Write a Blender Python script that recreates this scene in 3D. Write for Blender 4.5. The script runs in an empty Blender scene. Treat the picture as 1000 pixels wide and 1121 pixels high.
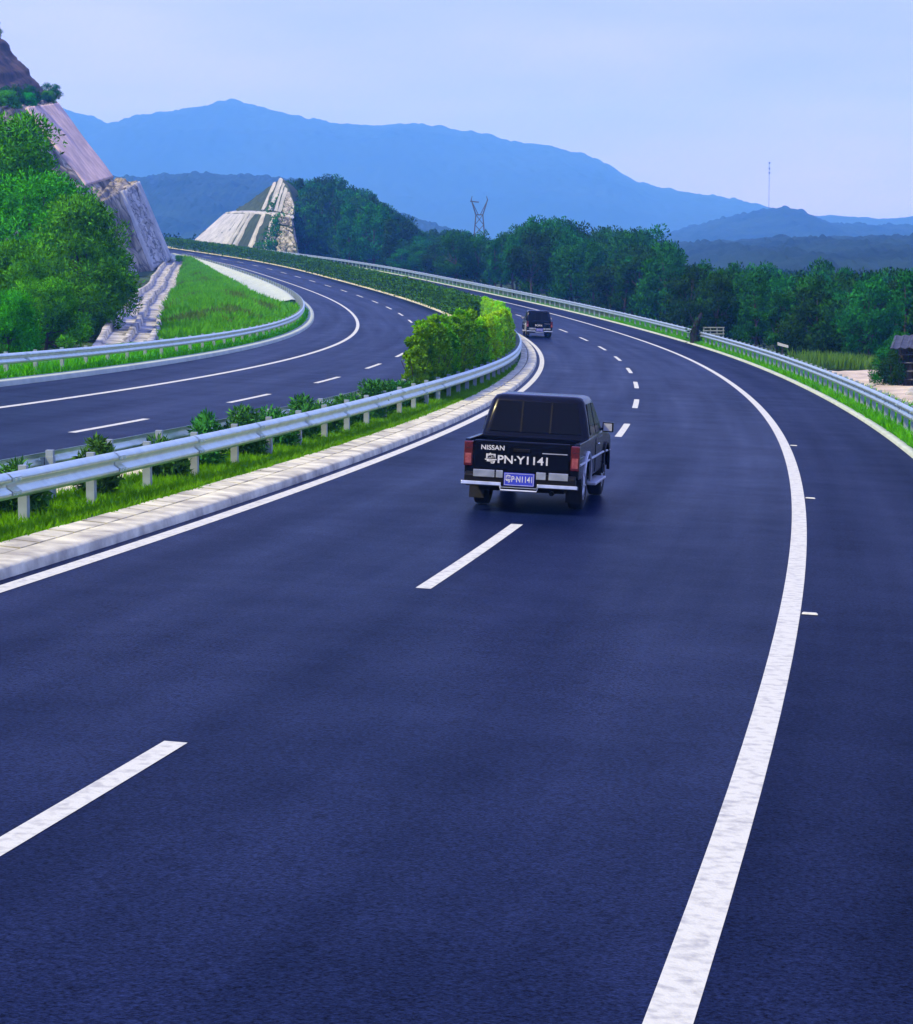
import bpy, math, random
import numpy as np

random.seed(7)
rng = np.random.default_rng(7)
R = math.radians
scn = bpy.context.scene
COL = scn.collection

# ------------------------------------------------------------------ camera, sky, sun, exposure
F, HY, CAMH = 2622.8, 258.07, 3.1395          # focal length and horizon row for a 1000 px wide picture
PITCH = math.atan((560.5 - HY) / F)
cd = bpy.data.cameras.new("camera")
cam = bpy.data.objects.new("camera", cd); COL.objects.link(cam)
cd.sensor_fit = 'HORIZONTAL'; cd.sensor_width = 36.0; cd.lens = F / 1000 * 36
cd.clip_start = 0.1; cd.clip_end = 30000
cam.location = (0, 0, CAMH); cam.rotation_euler = (math.pi / 2 - PITCH, 0, 0)
scn.camera = cam

SUN_DIR = np.array((-0.50, -0.36, 0.79)); SUN_DIR /= np.linalg.norm(SUN_DIR)
w = bpy.data.worlds.new("World"); scn.world = w; w.use_nodes = True
nt = w.node_tree; bg = nt.nodes['Background']
sky = nt.nodes.new('ShaderNodeTexSky'); sky.sky_type = 'NISHITA'; sky.sun_disc = False
sky.sun_elevation = math.asin(SUN_DIR[2]); sky.sun_rotation = math.atan2(SUN_DIR[0], SUN_DIR[1])
sky.air_density = 1.6; sky.dust_density = 4.0
tc = nt.nodes.new('ShaderNodeTexCoord')
mp = nt.nodes.new('ShaderNodeMapping'); mp.inputs['Scale'].default_value = (1.8, 1.8, 9.0)
nz = nt.nodes.new('ShaderNodeTexNoise'); nz.inputs['Scale'].default_value = 3.0; nz.inputs['Detail'].default_value = 5
cr = nt.nodes.new('ShaderNodeValToRGB')
cr.color_ramp.elements[0].position = 0.34; cr.color_ramp.elements[0].color = (3.8, 5.0, 17.5, 1)
cr.color_ramp.elements[1].position = 0.70; cr.color_ramp.elements[1].color = (5.2, 6.2, 17.5, 1)
mx = nt.nodes.new('ShaderNodeMix'); mx.data_type = 'RGBA'; mx.inputs['Factor'].default_value = 0.92
nt.links.new(tc.outputs['Generated'], mp.inputs['Vector']); nt.links.new(mp.outputs['Vector'], nz.inputs['Vector'])
nt.links.new(nz.outputs['Fac'], cr.inputs['Fac'])
nt.links.new(sky.outputs['Color'], mx.inputs['A']); nt.links.new(cr.outputs['Color'], mx.inputs['B'])
nt.links.new(mx.outputs['Result'], bg.inputs['Color']); bg.inputs['Strength'].default_value = 0.115

sd = bpy.data.lights.new("sun", 'SUN'); sd.energy = 5.0; sd.angle = R(2); sd.color = (1.0, 0.91, 0.55)
so = bpy.data.objects.new("sun", sd); COL.objects.link(so)
from mathutils import Vector, Matrix
so.rotation_euler = Vector(SUN_DIR).to_track_quat('Z', 'Y').to_euler()

scn.view_settings.view_transform = 'Standard'; scn.view_settings.look = 'None'
scn.view_settings.exposure = 0.0; scn.view_settings.gamma = 1.0
scn.cycles.max_bounces = 6; scn.cycles.diffuse_bounces = 3; scn.cycles.transmission_bounces = 4; scn.cycles.volume_bounces = 2
scn.cycles.use_denoising = True

# ------------------------------------------------------------------ helpers
def tag(o, label=None, cat=None, group=None, kind=None):
    if label: o['label'] = label
    if cat: o['category'] = cat
    if group: o['group'] = group
    if kind: o['kind'] = kind
    return o

def empty(name, loc=(0, 0, 0), rz=0.0):
    o = bpy.data.objects.new(name, None); o.empty_display_size = 0.3
    o.location = loc; o.rotation_euler = (0, 0, rz); COL.objects.link(o); return o

def mesh_np(name, verts, faces, mat=None, smooth=False):
    """verts (N,3); faces list of tuples or (M,k) array"""
    me = bpy.data.meshes.new(name)
    verts = np.asarray(verts, dtype=np.float32)
    if isinstance(faces, np.ndarray):
        k = faces.shape[1]; nf = len(faces)
        me.vertices.add(len(verts)); me.vertices.foreach_set('co', verts.ravel())
        me.loops.add(nf * k); me.loops.foreach_set('vertex_index', faces.astype(np.int32).ravel())
        me.polygons.add(nf); me.polygons.foreach_set('loop_start', np.arange(0, nf * k, k, dtype=np.int32))
        me.update(calc_edges=True)
    else:
        me.from_pydata([tuple(v) for v in verts], [], [tuple(f) for f in faces]); me.update()
    if smooth: me.polygons.foreach_set('use_smooth', np.ones(len(me.polygons), dtype=bool))
    if mat: me.materials.append(mat)
    q = globals().get('NORMALS', {}).pop(len(verts), None)
    if q is not None and isinstance(faces, np.ndarray):
        q = q / (np.linalg.norm(q, axis=1, keepdims=True) + 1e-9); me.polygons.foreach_set('use_smooth', np.ones(len(me.polygons), dtype=bool))
        me.normals_split_custom_set_from_vertices(q.astype(np.float32))
    return me

def obj(name, me, parent=None, loc=None):
    o = bpy.data.objects.new(name, me); COL.objects.link(o)
    if parent is not None: o.parent = parent
    if loc is not None: o.location = loc
    return o

class MB:
    def __init__(s): s.v = []; s.f = []
    def add(s, vs, fs):
        n = len(s.v); s.v += [tuple(map(float, v)) for v in vs]; s.f += [tuple(n + i for i in f) for f in fs]
    def box(s, lo, hi):
        x0, y0, z0 = lo; x1, y1, z1 = hi
        s.add([(x0,y0,z0),(x1,y0,z0),(x1,y1,z0),(x0,y1,z0),(x0,y0,z1),(x1,y0,z1),(x1,y1,z1),(x0,y1,z1)],
              [(0,3,2,1),(4,5,6,7),(0,1,5,4),(1,2,6,5),(2,3,7,6),(3,0,4,7)])
    def slab(s, q, t):
        """quad q (4 points) given a thickness t along its normal"""
        q = [Vector(p) for p in q]; n = (q[1]-q[0]).cross(q[3]-q[0]).normalized() * t
        vs = [*q, *[p + n for p in q]]
        s.add(vs, [(3,2,1,0),(4,5,6,7),(0,1,5,4),(1,2,6,5),(2,3,7,6),(3,0,4,7)])
    def tube(s, pts, rad, n=6, cap=True):
        pts = [Vector(p) for p in pts]
        if not isinstance(rad, (list, tuple)): rad = [rad] * len(pts)
        rings = []
        for i, p in enumerate(pts):
            d = (pts[min(i+1, len(pts)-1)] - pts[max(i-1, 0)]).normalized()
            a = Vector((0,0,1)) if abs(d.z) < .9 else Vector((1,0,0))
            u = d.cross(a).normalized(); v = d.cross(u)
            rings.append([p + rad[i]*(u*math.cos(2*math.pi*k/n) + v*math.sin(2*math.pi*k/n)) for k in range(n)])
        vs = [q for r in rings for q in r]; fs = []
        for i in range(len(pts)-1):
            for k in range(n):
                fs.append((i*n+k, i*n+(k+1)%n, (i+1)*n+(k+1)%n, (i+1)*n+k))
        if cap: fs += [tuple(range(n))[::-1], tuple((len(pts)-1)*n+k for k in range(n))]
        s.add(vs, fs)
    def prism(s, poly, x0, x1):
        """polygon of (y,z) points extruded along x"""
        n = len(poly)
        vs = [(x0,y,z) for y,z in poly] + [(x1,y,z) for y,z in poly]
        s.add(vs, [tuple(range(n)), tuple(range(2*n-1, n-1, -1))] + [(i, n+i, n+(i+1)%n, (i+1)%n) for i in range(n)])
    def lathe_x(s, prof, x, y, z, n=28):
        """profile of (dx, radius) turned about an axis along x"""
        vs = []; m = len(prof)
        for k in range(n):
            a = 2*math.pi*k/n
            vs += [(x+dx, y+r*math.cos(a), z+r*math.sin(a)) for dx, r in prof]
        fs = [(k*m+j, k*m+j+1, ((k+1)%n)*m+j+1, ((k+1)%n)*m+j) for k in range(n) for j in range(m-1)]
        s.add(vs, fs)
    def mesh(s, name, mat, smooth=False): return mesh_np(name, s.v, s.f, mat, smooth)
    def build(s, name, mat, parent=None, smooth=False, bevel=0.0, loc=None):
        o = obj(name, s.mesh(name, mat, smooth), parent, loc)
        if bevel:
            b = o.modifiers.new('bevel', 'BEVEL'); b.width = bevel; b.segments = 3; b.limit_method = 'ANGLE'; b.angle_limit = R(35)
            b.harden_normals = False
        return o

def mat(name, c, rough=0.7, c2=None, scale=5.0, detail=4.0, lo=0.35, hi=0.65, metal=0.0, spec=0.5, bump=0.0, bscale=None,
        mapscale=None, coat=0.0, crack=0.0):
    m = bpy.data.materials.new(name); m.use_nodes = True
    t = m.node_tree; b = t.nodes['Principled BSDF']; N = t.nodes.new; L = t.links.new
    b.inputs['Base Color'].default_value = (*c, 1); b.inputs['Roughness'].default_value = rough
    b.inputs['Metallic'].default_value = metal; b.inputs['Specular IOR Level'].default_value = spec
    if coat: b.inputs['Coat Weight'].default_value = coat; b.inputs['Coat Roughness'].default_value = 0.05
    co = N('ShaderNodeTexCoord'); src = co.outputs['Object']
    if mapscale:
        mp = N('ShaderNodeMapping'); mp.inputs['Scale'].default_value = mapscale; L(src, mp.inputs['Vector']); src = mp.outputs['Vector']
    if c2 is not None:
        n = N('ShaderNodeTexNoise'); n.inputs['Scale'].default_value = scale; n.inputs['Detail'].default_value = detail
        r = N('ShaderNodeValToRGB'); r.color_ramp.elements[0].position = lo; r.color_ramp.elements[1].position = hi
        r.color_ramp.elements[0].color = (*c, 1); r.color_ramp.elements[1].color = (*c2, 1)
        L(src, n.inputs['Vector']); L(n.outputs['Fac'], r.inputs['Fac']); L(r.outputs['Color'], b.inputs['Base Color'])
    if crack:
        vo = N('ShaderNodeTexVoronoi'); vo.feature = 'DISTANCE_TO_EDGE'; vo.inputs['Scale'].default_value = crack
        nd = N('ShaderNodeTexNoise'); nd.inputs['Scale'].default_value = crack*2; md = N('ShaderNodeMix'); md.data_type = 'RGBA'; md.inputs['Factor'].default_value = .18
        L(src, nd.inputs['Vector']); L(src, md.inputs['A']); L(nd.outputs['Color'], md.inputs['B']); L(md.outputs['Result'], vo.inputs['Vector'])
        rv = N('ShaderNodeValToRGB'); rv.color_ramp.elements[0].position = .0; rv.color_ramp.elements[1].position = .09; rv.color_ramp.elements[0].color = (.28, .28, .28, 1)
        mm = N('ShaderNodeMix'); mm.data_type = 'RGBA'; mm.blend_type = 'MULTIPLY'; mm.inputs['Factor'].default_value = 1
        L(vo.outputs['Distance'], rv.inputs['Fac']); L(r.outputs['Color'], mm.inputs['A']); L(rv.outputs['Color'], mm.inputs['B']); L(mm.outputs['Result'], b.inputs['Base Color'])
    if bump:
        n2 = N('ShaderNodeTexNoise'); n2.inputs['Scale'].default_value = bscale or scale * 4; n2.inputs['Detail'].default_value = 6
        bm = N('ShaderNodeBump'); bm.inputs['Strength'].default_value = bump; bm.inputs['Distance'].default_value = 0.05
        L(src, n2.inputs['Vector']); L(n2.outputs['Fac'], bm.inputs['Height']); L(bm.outputs['Normal'], b.inputs['Normal'])
    return m

def leaf_mat(name, c, c2, trans=0.25, rnd=0.25, patch=0.9):
    """leaves differ one from the next, and one plant from the next"""
    m = bpy.data.materials.new(name); m.use_nodes = True
    t = m.node_tree; b = t.nodes['Principled BSDF']; N = t.nodes.new; L = t.links.new; out = t.nodes['Material Output']
    g = N('ShaderNodeNewGeometry'); r = N('ShaderNodeValToRGB')
    r.color_ramp.elements[0].color = (*c, 1); r.color_ramp.elements[1].color = (*c2, 1)
    co = N('ShaderNodeTexCoord'); n = N('ShaderNodeTexNoise'); n.inputs['Scale'].default_value = patch; n.inputs['Detail'].default_value = 5
    ad = N('ShaderNodeMath'); ad.operation = 'MULTIPLY_ADD'; ad.inputs[1].default_value = 0.55
    mu = N('ShaderNodeMath'); mu.operation = 'MULTIPLY_ADD'; mu.inputs[1].default_value = 1.2; mu.inputs[2].default_value = -0.35
    L(co.outputs['Object'], n.inputs['Vector']); L(n.outputs['Fac'], mu.inputs[0])
    L(g.outputs['Random Per Island'], ad.inputs[0]); L(mu.outputs[0], ad.inputs[2]); L(ad.outputs[0], r.inputs['Fac'])
    oi = N('ShaderNodeObjectInfo'); hs = N('ShaderNodeHueSaturation')
    v = N('ShaderNodeMapRange'); v.inputs['To Min'].default_value = 1 - rnd; v.inputs['To Max'].default_value = 1 + rnd
    h = N('ShaderNodeMapRange'); h.inputs['To Min'].default_value = 0.485; h.inputs['To Max'].default_value = 0.525
    L(oi.outputs['Random'], v.inputs['Value']); L(oi.outputs['Random'], h.inputs['Value'])
    L(v.outputs[0], hs.inputs['Value']); L(h.outputs[0], hs.inputs['Hue']); L(r.outputs['Color'], hs.inputs['Color'])
    t.nodes.remove(b); b = N('ShaderNodeBsdfDiffuse'); L(hs.outputs['Color'], b.inputs['Color'])
    tr = N('ShaderNodeBsdfTranslucent'); L(hs.outputs['Color'], tr.inputs['Color'])
    ms = N('ShaderNodeMixShader'); ms.inputs['Fac'].default_value = trans
    L(b.outputs[0], ms.inputs[1]); L(tr.outputs[0], ms.inputs[2]); L(ms.outputs[0], out.inputs['Surface'])
    return m

def at(px, py, Y):
    """world point at forward distance Y on the line of sight of a point measured on the 1000 px wide photograph"""
    u = (px - 500) / F; v = (560.5 - py) / F; ca, sa = math.cos(PITCH), math.sin(PITCH)
    d = (u, ca + v*sa, -sa + v*ca); k = Y / d[1]
    return (d[0]*k, Y, CAMH + d[2]*k)

# ------------------------------------------------------------------ the line of the motorway (survey: curvature every 40 m, grade polynomial)
KN = np.arange(13) * 40.0
KV = [-.00212093,-.00151335,-.00124122,-.00176234,-.00134145,-.00145677,-.00074779,-.00029514,-.00133092,-.001538,-.00164445,-.00164455,-.00164455]
SS = np.arange(-40.0, 640.0, 1.0)
_k = np.interp(SS, KN, KV)
_th = np.concatenate([[0], np.cumsum((_k[1:] + _k[:-1]) / 2)]); _th += 0.190438 - _th[40]
_x = np.concatenate([[0], np.cumsum((np.sin(_th)[1:] + np.sin(_th)[:-1]) / 2)]); _x += -2.97305 - _x[40]
_y = np.concatenate([[0], np.cumsum((np.cos(_th)[1:] + np.cos(_th)[:-1]) / 2)]); _y += 9.57777 - _y[40]
_t = SS / 100
_z = -3.10939*_t - .377715*_t**2 + 1.088969*_t**3 - .314746*_t**4 + .028933*_t**5
CROSS = -0.041618

def sm(x, a, b):
    t = np.clip((np.asarray(x, float) - a) / (b - a), 0, 1); return t*t*(3 - 2*t)

WARP = 0.0
def P(s, off, dz=0.0):
    s = np.asarray(s, float); off = np.asarray(off, float)
    if WARP: off = off + WARP*sm(s, 45, 92)
    x, y, z, th = (np.interp(s, SS, a) for a in (_x, _y, _z, _th))
    dz = dz + np.where(off < -6.265, .048, 0.0)
    return np.stack(np.broadcast_arrays(x + off*np.cos(th), y - off*np.sin(th), z + CROSS*off + dz), -1)
def heading(s): return float(np.interp(s, SS, _th))

def ribbon(name, s, prof, m, parent=None, smooth=False):
    """profile [(offset, height)...] swept along the road"""
    s = np.asarray(s, float); k = len(prof)
    v = np.stack([P(s, o, h) for o, h in prof], 1).reshape(-1, 3)
    i = np.arange(len(s) - 1)[:, None] * k + np.arange(k - 1)[None, :]; i = i.ravel()
    f = np.stack([i, i + 1, i + k + 1, i + k], 1)
    me = mesh_np(name, v, f, m, smooth); uv = me.uv_layers.new(name='road')
    q = np.stack([np.repeat(s, k), np.tile([o for o, h in prof], len(s))], 1)[f.ravel()]; uv.data.foreach_set('uv', q.astype(np.float32).ravel())
    return obj(name, me, parent)
def srange(a, b, st=2.0): return np.linspace(a, b, max(2, int(round((b - a) / st)) + 1))

def road_coords(X, Y):
    X = np.asarray(X, float).ravel(); Y = np.asarray(Y, float).ravel()
    i = np.empty(len(X), int)
    for a in range(0, len(X), 4000):
        b = slice(a, a + 4000)
        i[b] = np.argmin((X[b, None] - _x[None]) ** 2 + (Y[b, None] - _y[None]) ** 2, 1)
    dx = X - _x[i]; dy = Y - _y[i]; c, s_ = np.cos(_th[i]), np.sin(_th[i])
    return SS[i] + dx*s_ + dy*c, dx*c - dy*s_, i

def H(X, Y):
    """height of the ground"""
    sh = np.shape(X); X = np.asarray(X, float).ravel(); Y = np.asarray(Y, float).ravel()
    s, o, i = road_coords(X, Y)
    zr = np.interp(np.where(o > 12, np.minimum(s, 330), np.where(o < -26, np.minimum(s, 400), s)), SS, _z)
    z = zr + CROSS * np.clip(o, -30, 9) - 0.30
    pad = sm(Y, 45, 62) * (1 - sm(Y, 112, 125)) * (X > 6) * (1 - sm(X, 38, 55))
    drop = 4.2 * sm(o, 9, 34) + 2.0 * sm(o, 40, 110)
    z = np.where(o > 0, z - drop * (1 - pad) + pad * 0.12, z)
    # wooded hill right of the far bend
    hill = 10.5 * np.exp(-((X + 27) / 16.5) ** 2 - ((Y - 455) / 62) ** 2) + 2.5 * np.exp(-((X - 6) / 22) ** 2 - ((Y - 330) / 60) ** 2)
    z = z + hill * sm(o, 14, 30)
    far = sm(np.hypot(X, Y), 520, 900)
    z = z * (1 - far) + far * (-7.0)
    return z.reshape(sh)

# ------------------------------------------------------------------ materials of the place
M = {}
def asphalt(name, k, r0, r1):
    m = bpy.data.materials.new(name); m.use_nodes = True
    t = m.node_tree; b = t.nodes['Principled BSDF']; N = t.nodes.new; L = t.links.new
    co = N('ShaderNodeTexCoord'); uv = N('ShaderNodeUVMap'); uv.uv_map = 'road'
    mp = N('ShaderNodeMapping'); mp.inputs['Scale'].default_value = (.035, 1.1, 1); L(uv.outputs['UV'], mp.inputs['Vector'])
    n0 = N('ShaderNodeTexNoise'); n0.inputs['Scale'].default_value = 1; n0.inputs['Detail'].default_value = 5; L(mp.outputs['Vector'], n0.inputs['Vector'])
    n1 = N('ShaderNodeTexNoise'); n1.inputs['Scale'].default_value = .55; n1.inputs['Detail'].default_value = 7; n1.inputs['Roughness'].default_value = .7
    n2 = N('ShaderNodeTexNoise'); n2.inputs['Scale'].default_value = 34; n2.inputs['Detail'].default_value = 5; n2.inputs['Roughness'].default_value = .8
    n3 = N('ShaderNodeTexVoronoi'); n3.inputs['Scale'].default_value = 60
    for n in (n1, n2, n3): L(co.outputs['Object'], n.inputs['Vector'])
    av = N('ShaderNodeMath'); av.operation = 'MULTIPLY_ADD'; av.inputs[1].default_value = .55; L(n0.outputs['Fac'], av.inputs[0])
    hf = N('ShaderNodeMath'); hf.operation = 'MULTIPLY'; hf.inputs[1].default_value = .45; L(n1.outputs['Fac'], hf.inputs[0]); L(hf.outputs[0], av.inputs[2])
    r = N('ShaderNodeValToRGB'); r.color_ramp.elements[0].position = .36; r.color_ramp.elements[1].position = .64
    r.color_ramp.elements[0].color = (.0016*k, .0044*k, .022*k, 1); r.color_ramp.elements[1].color = (.0050*k, .0098*k, .042*k, 1)
    L(av.outputs[0], r.inputs['Fac'])
    r2 = N('ShaderNodeValToRGB'); r2.color_ramp.elements[0].position = .36; r2.color_ramp.elements[1].position = .66
    r2.color_ramp.elements[0].color = (.05, .10, .20, 1); r2.color_ramp.elements[1].color = (2.9, 2.6, 2.1, 1)
    L(n2.outputs['Fac'], r2.inputs['Fac'])
    mu = N('ShaderNodeMix'); mu.data_type = 'RGBA'; mu.blend_type = 'MULTIPLY'; mu.inputs['Factor'].default_value = 1
    L(r.outputs['Color'], mu.inputs['A']); L(r2.outputs['Color'], mu.inputs['B']); L(mu.outputs['Result'], b.inputs['Base Color'])
    rr_ = N('ShaderNodeMapRange'); rr_.inputs['From Min'].default_value = .3; rr_.inputs['From Max'].default_value = .7; rr_.inputs['To Min'].default_value = r0; rr_.inputs['To Max'].default_value = r1
    sp_ = N('ShaderNodeMapRange'); sp_.inputs['From Min'].default_value = .35; sp_.inputs['From Max'].default_value = .65; sp_.inputs['To Min'].default_value = .25; sp_.inputs['To Max'].default_value = .62
    L(n2.outputs['Fac'], sp_.inputs['Value']); L(sp_.outputs[0], b.inputs['Specular IOR Level'])
    L(av.outputs[0], rr_.inputs['Value']); L(rr_.outputs[0], b.inputs['Roughness']); b.inputs['IOR'].default_value = 1.055; bm_ = 0
    bm = N('ShaderNodeBump'); bm.inputs['Strength'].default_value = .16; bm.inputs['Distance'].default_value = .008
    L(n3.outputs['Distance'], bm.inputs['Height']); L(bm.outputs['Normal'], b.inputs['Normal'])
    return m
M['asphalt'] = asphalt('asphalt', 1.0, .42, .29)
M['shoulder'] = asphalt('shoulder_asphalt', .88, .50, .38)
M['paint'] = mat('road_paint', (.53, .53, .41), .7, (.31, .31, .26), 11, 10, .47, .74, bump=.2, bscale=40)
M['concrete'] = mat('kerb_concrete', (.66, .63, .42), .85, (.30, .28, .20), 2.2, 9, .36, .66, bump=.3)
M['gutter'] = mat('gutter_concrete', (.48, .53, .38), .85, (.34, .39, .28), 1.2, 6, .3, .7, bump=.2)
M['galv'] = mat('galvanised_steel', (.66, .78, .64), .36, (.50, .60, .50), 3, 4, .3, .7, metal=.8)
M['galv_post'] = mat('galvanised_post', (.36, .42, .42), .55, (.26, .31, .30), 6, 4, .3, .7, metal=.3)
M['ground'] = mat('meadow_soil', (.045, .085, .022), .95, (.022, .042, .016), .12, 6, .35, .65, spec=.1)
M['turf'] = mat('turf', (.055, .19, .012), .95, (.03, .11, .012), 1.6, 5, .35, .65, spec=.1)
M['sand'] = mat('sand', (.58, .50, .36), .95, (.36, .30, .22), .7, 7, .35, .65, spec=.1, bump=.5, bscale=3)
M['grass'] = leaf_mat('grass_blade', (.06, .24, .003), (.18, .52, .008), .35, .15, .35)
M['dry_grass'] = leaf_mat('dry_grass_blade', (.06, .15, .012), (.15, .26, .03), .3, .15)
M['leaf'] = leaf_mat('tree_leaf', (.0015, .012, .003), (.040, .185, .020), .18, .5)
M['leaf_bright'] = leaf_mat('bamboo_leaf', (.0015, .020, .0015), (.12, .60, .006), .20, .2)
M['leaf_hedge'] = leaf_mat('hedge_leaf', (.10, .38, .003), (.50, .92, .010), .42, .15)
M['leaf_hedge_dark'] = leaf_mat('hedge_leaf_dark', (.022, .12, .003), (.27, .66, .012), .33, .15)
M['leaf_hedge_far'] = leaf_mat('hedge_leaf_far', (.007, .036, .003), (.085, .24, .010), .25, .2)
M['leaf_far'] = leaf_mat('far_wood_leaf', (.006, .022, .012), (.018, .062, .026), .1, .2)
M['leaf_shrub'] = leaf_mat('shrub_leaf', (.008, .050, .008), (.11, .34, .055), .25, .2)
M['bark'] = mat('bark', (.07, .055, .04), .95, (.035, .03, .024), 6, 5, .3, .7, bump=.5)
M['rock'] = mat('cut_rock', (.36, .32, .23), .95, (.085, .072, .052), .32, 8, .38, .62, spec=.15, bump=1.0, bscale=1.5, crack=.45)
M['earth'] = mat('bare_earth', (.115, .075, .065), .95, (.035, .030, .030), .5, 8, .35, .65, spec=.1, bump=.8, bscale=2)
M['pale_stone'] = mat('stone_pitching', (.45, .44, .39), .9, (.22, .215, .19), .55, 7, .4, .62, bump=.8, bscale=2.5, crack=.8)
M['pink_concrete'] = mat('pink_concrete', (.60, .44, .37), .85, (.40, .29, .25), .5, 6, .35, .65, bump=.4, bscale=3)
M['strip'] = mat('strip_concrete', (.48, .48, .43), .85, (.34, .34, .31), .8, 6, .35, .65, bump=.3)
M['slab'] = mat('slope_concrete', (.43, .44, .41), .85, (.28, .29, .28), .5, 8, .35, .65, bump=.3)
M['slope_grass'] = mat('slope_grass', (.055, .085, .045), .95, (.028, .045, .026), .8, 6, .35, .65, spec=.1, bump=.8, bscale=4)
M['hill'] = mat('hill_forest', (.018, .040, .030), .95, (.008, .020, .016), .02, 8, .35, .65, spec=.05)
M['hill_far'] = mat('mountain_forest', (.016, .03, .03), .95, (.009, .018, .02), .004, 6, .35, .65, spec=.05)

# ------------------------------------------------------------------ ground and hills
def ground():
    az = np.concatenate([np.linspace(-180, -25, 22)[:-1], np.linspace(-25, 25, 141), np.linspace(25, 180, 22)[1:-1]]) * math.pi / 180
    r = np.concatenate([[0.5], np.geomspace(4, 620, 190), np.geomspace(680, 7200, 26)])
    A, RR = np.meshgrid(az, r, indexing='ij'); X = RR*np.sin(A); Y = RR*np.cos(A)
    Z = H(X, Y); n, k = X.shape
    v = np.stack([X, Y, Z], -1).reshape(-1, 3)
    i = np.arange(n)[:, None]*k + np.arange(k-1)[None]; j = ((np.arange(n)+1) % n)[:, None]*k + np.arange(k-1)[None]
    f = np.stack([i, i+1, j+1, j], -1).reshape(-1, 4)[:, ::-1]
    tag(obj('ground', mesh_np('ground', v, f, M['ground'], True)), 'green meadow ground spreading out beside the motorway', 'ground', kind='structure')
ground()

def vnoise(x, y, seed):
    """smooth value noise"""
    g = np.random.default_rng(seed).normal(size=(256, 256)); xi = np.floor(x).astype(int); yi = np.floor(y).astype(int); u = x-xi; v = y-yi
    u = u*u*(3-2*u); v = v*v*(3-2*v); q = lambda a, b: g[a % 256, b % 256]
    return q(xi, yi)*(1-u)*(1-v) + q(xi+1, yi)*u*(1-v) + q(xi, yi+1)*(1-u)*v + q(xi+1, yi+1)*u*v
def ridge(name, pts, Y0, depth, m, label, nx=260, ny=60, rough=.03, seed=1, tree=0.0, base=-9, cell=120.0, tcell=7.0):
    """a hill whose crest line lies at distance Y0, with spurs, gullies and a canopy of trees"""
    px = np.array([p[0] for p in pts], float); py = np.array([p[1] for p in pts], float)
    xs = np.linspace(px[0], px[-1], nx); X = (xs - 500)/F*Y0
    hz = np.array([at(a, b, Y0)[2] for a, b in zip(xs, np.interp(xs, px, py))]); crest = np.maximum(hz - base, 0)
    t = np.concatenate([np.linspace(-1, .05, ny), np.linspace(.12, 1, 10)])[:, None]
    XX = X[None]*(1 + t*depth/Y0*.3); YY = Y0 + t*depth + 0*XX
    prof = np.cos(t*math.pi/2)**1.1
    spur = vnoise(XX/cell, YY/cell*.5, seed) + .5*vnoise(XX/cell*2.3, YY/cell*1.2, seed+1) + .25*vnoise(XX/cell*5, YY/cell*4, seed+2)
    Z = base + crest[None]*prof*(1 + (1-prof)*.34*spur) + rough*crest.max()*vnoise(XX/cell*3, YY/cell*3, seed+3)*prof
    Z = Z + tree*(np.abs(vnoise(XX/tcell, YY/tcell, seed+4)) + .6*np.abs(vnoise(XX/tcell*2.2, YY/tcell*2.2, seed+5)))*np.minimum(1, prof*4)
    V = np.stack([XX, YY, Z], -1); n = len(t); i = (np.arange(n-1)[:, None]*nx + np.arange(nx-1)[None]).ravel()
    o = obj(name, mesh_np(name, V.reshape(-1, 3), np.stack([i, i+1, i+nx+1, i+nx], 1), m, True)); tag(o, label, 'hill', kind='structure'); return o

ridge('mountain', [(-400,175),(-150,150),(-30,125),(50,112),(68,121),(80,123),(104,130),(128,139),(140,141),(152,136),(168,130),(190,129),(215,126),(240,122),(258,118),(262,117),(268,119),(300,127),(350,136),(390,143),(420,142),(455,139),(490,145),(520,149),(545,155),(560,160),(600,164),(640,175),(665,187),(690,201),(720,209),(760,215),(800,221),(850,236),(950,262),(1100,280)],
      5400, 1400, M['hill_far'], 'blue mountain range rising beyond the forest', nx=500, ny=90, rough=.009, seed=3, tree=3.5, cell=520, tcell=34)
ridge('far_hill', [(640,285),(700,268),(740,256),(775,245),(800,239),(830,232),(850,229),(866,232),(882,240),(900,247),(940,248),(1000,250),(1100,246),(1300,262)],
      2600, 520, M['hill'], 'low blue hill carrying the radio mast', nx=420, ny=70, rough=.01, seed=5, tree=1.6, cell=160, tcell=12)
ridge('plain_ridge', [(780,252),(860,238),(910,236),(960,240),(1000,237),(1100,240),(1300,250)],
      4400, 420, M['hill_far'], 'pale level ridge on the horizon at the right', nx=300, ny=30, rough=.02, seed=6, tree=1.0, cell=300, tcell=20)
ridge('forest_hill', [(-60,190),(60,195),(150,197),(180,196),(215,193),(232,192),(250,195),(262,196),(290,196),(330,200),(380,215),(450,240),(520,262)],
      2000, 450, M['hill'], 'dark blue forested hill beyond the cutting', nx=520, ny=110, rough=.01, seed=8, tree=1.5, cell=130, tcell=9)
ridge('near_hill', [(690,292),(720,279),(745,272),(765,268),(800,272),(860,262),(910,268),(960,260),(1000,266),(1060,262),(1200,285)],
      1150, 760, M['hill'], 'bluish wooded rise just behind the trees', nx=420, ny=100, rough=.02, seed=9, tree=1.1, cell=80, tcell=5)

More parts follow.
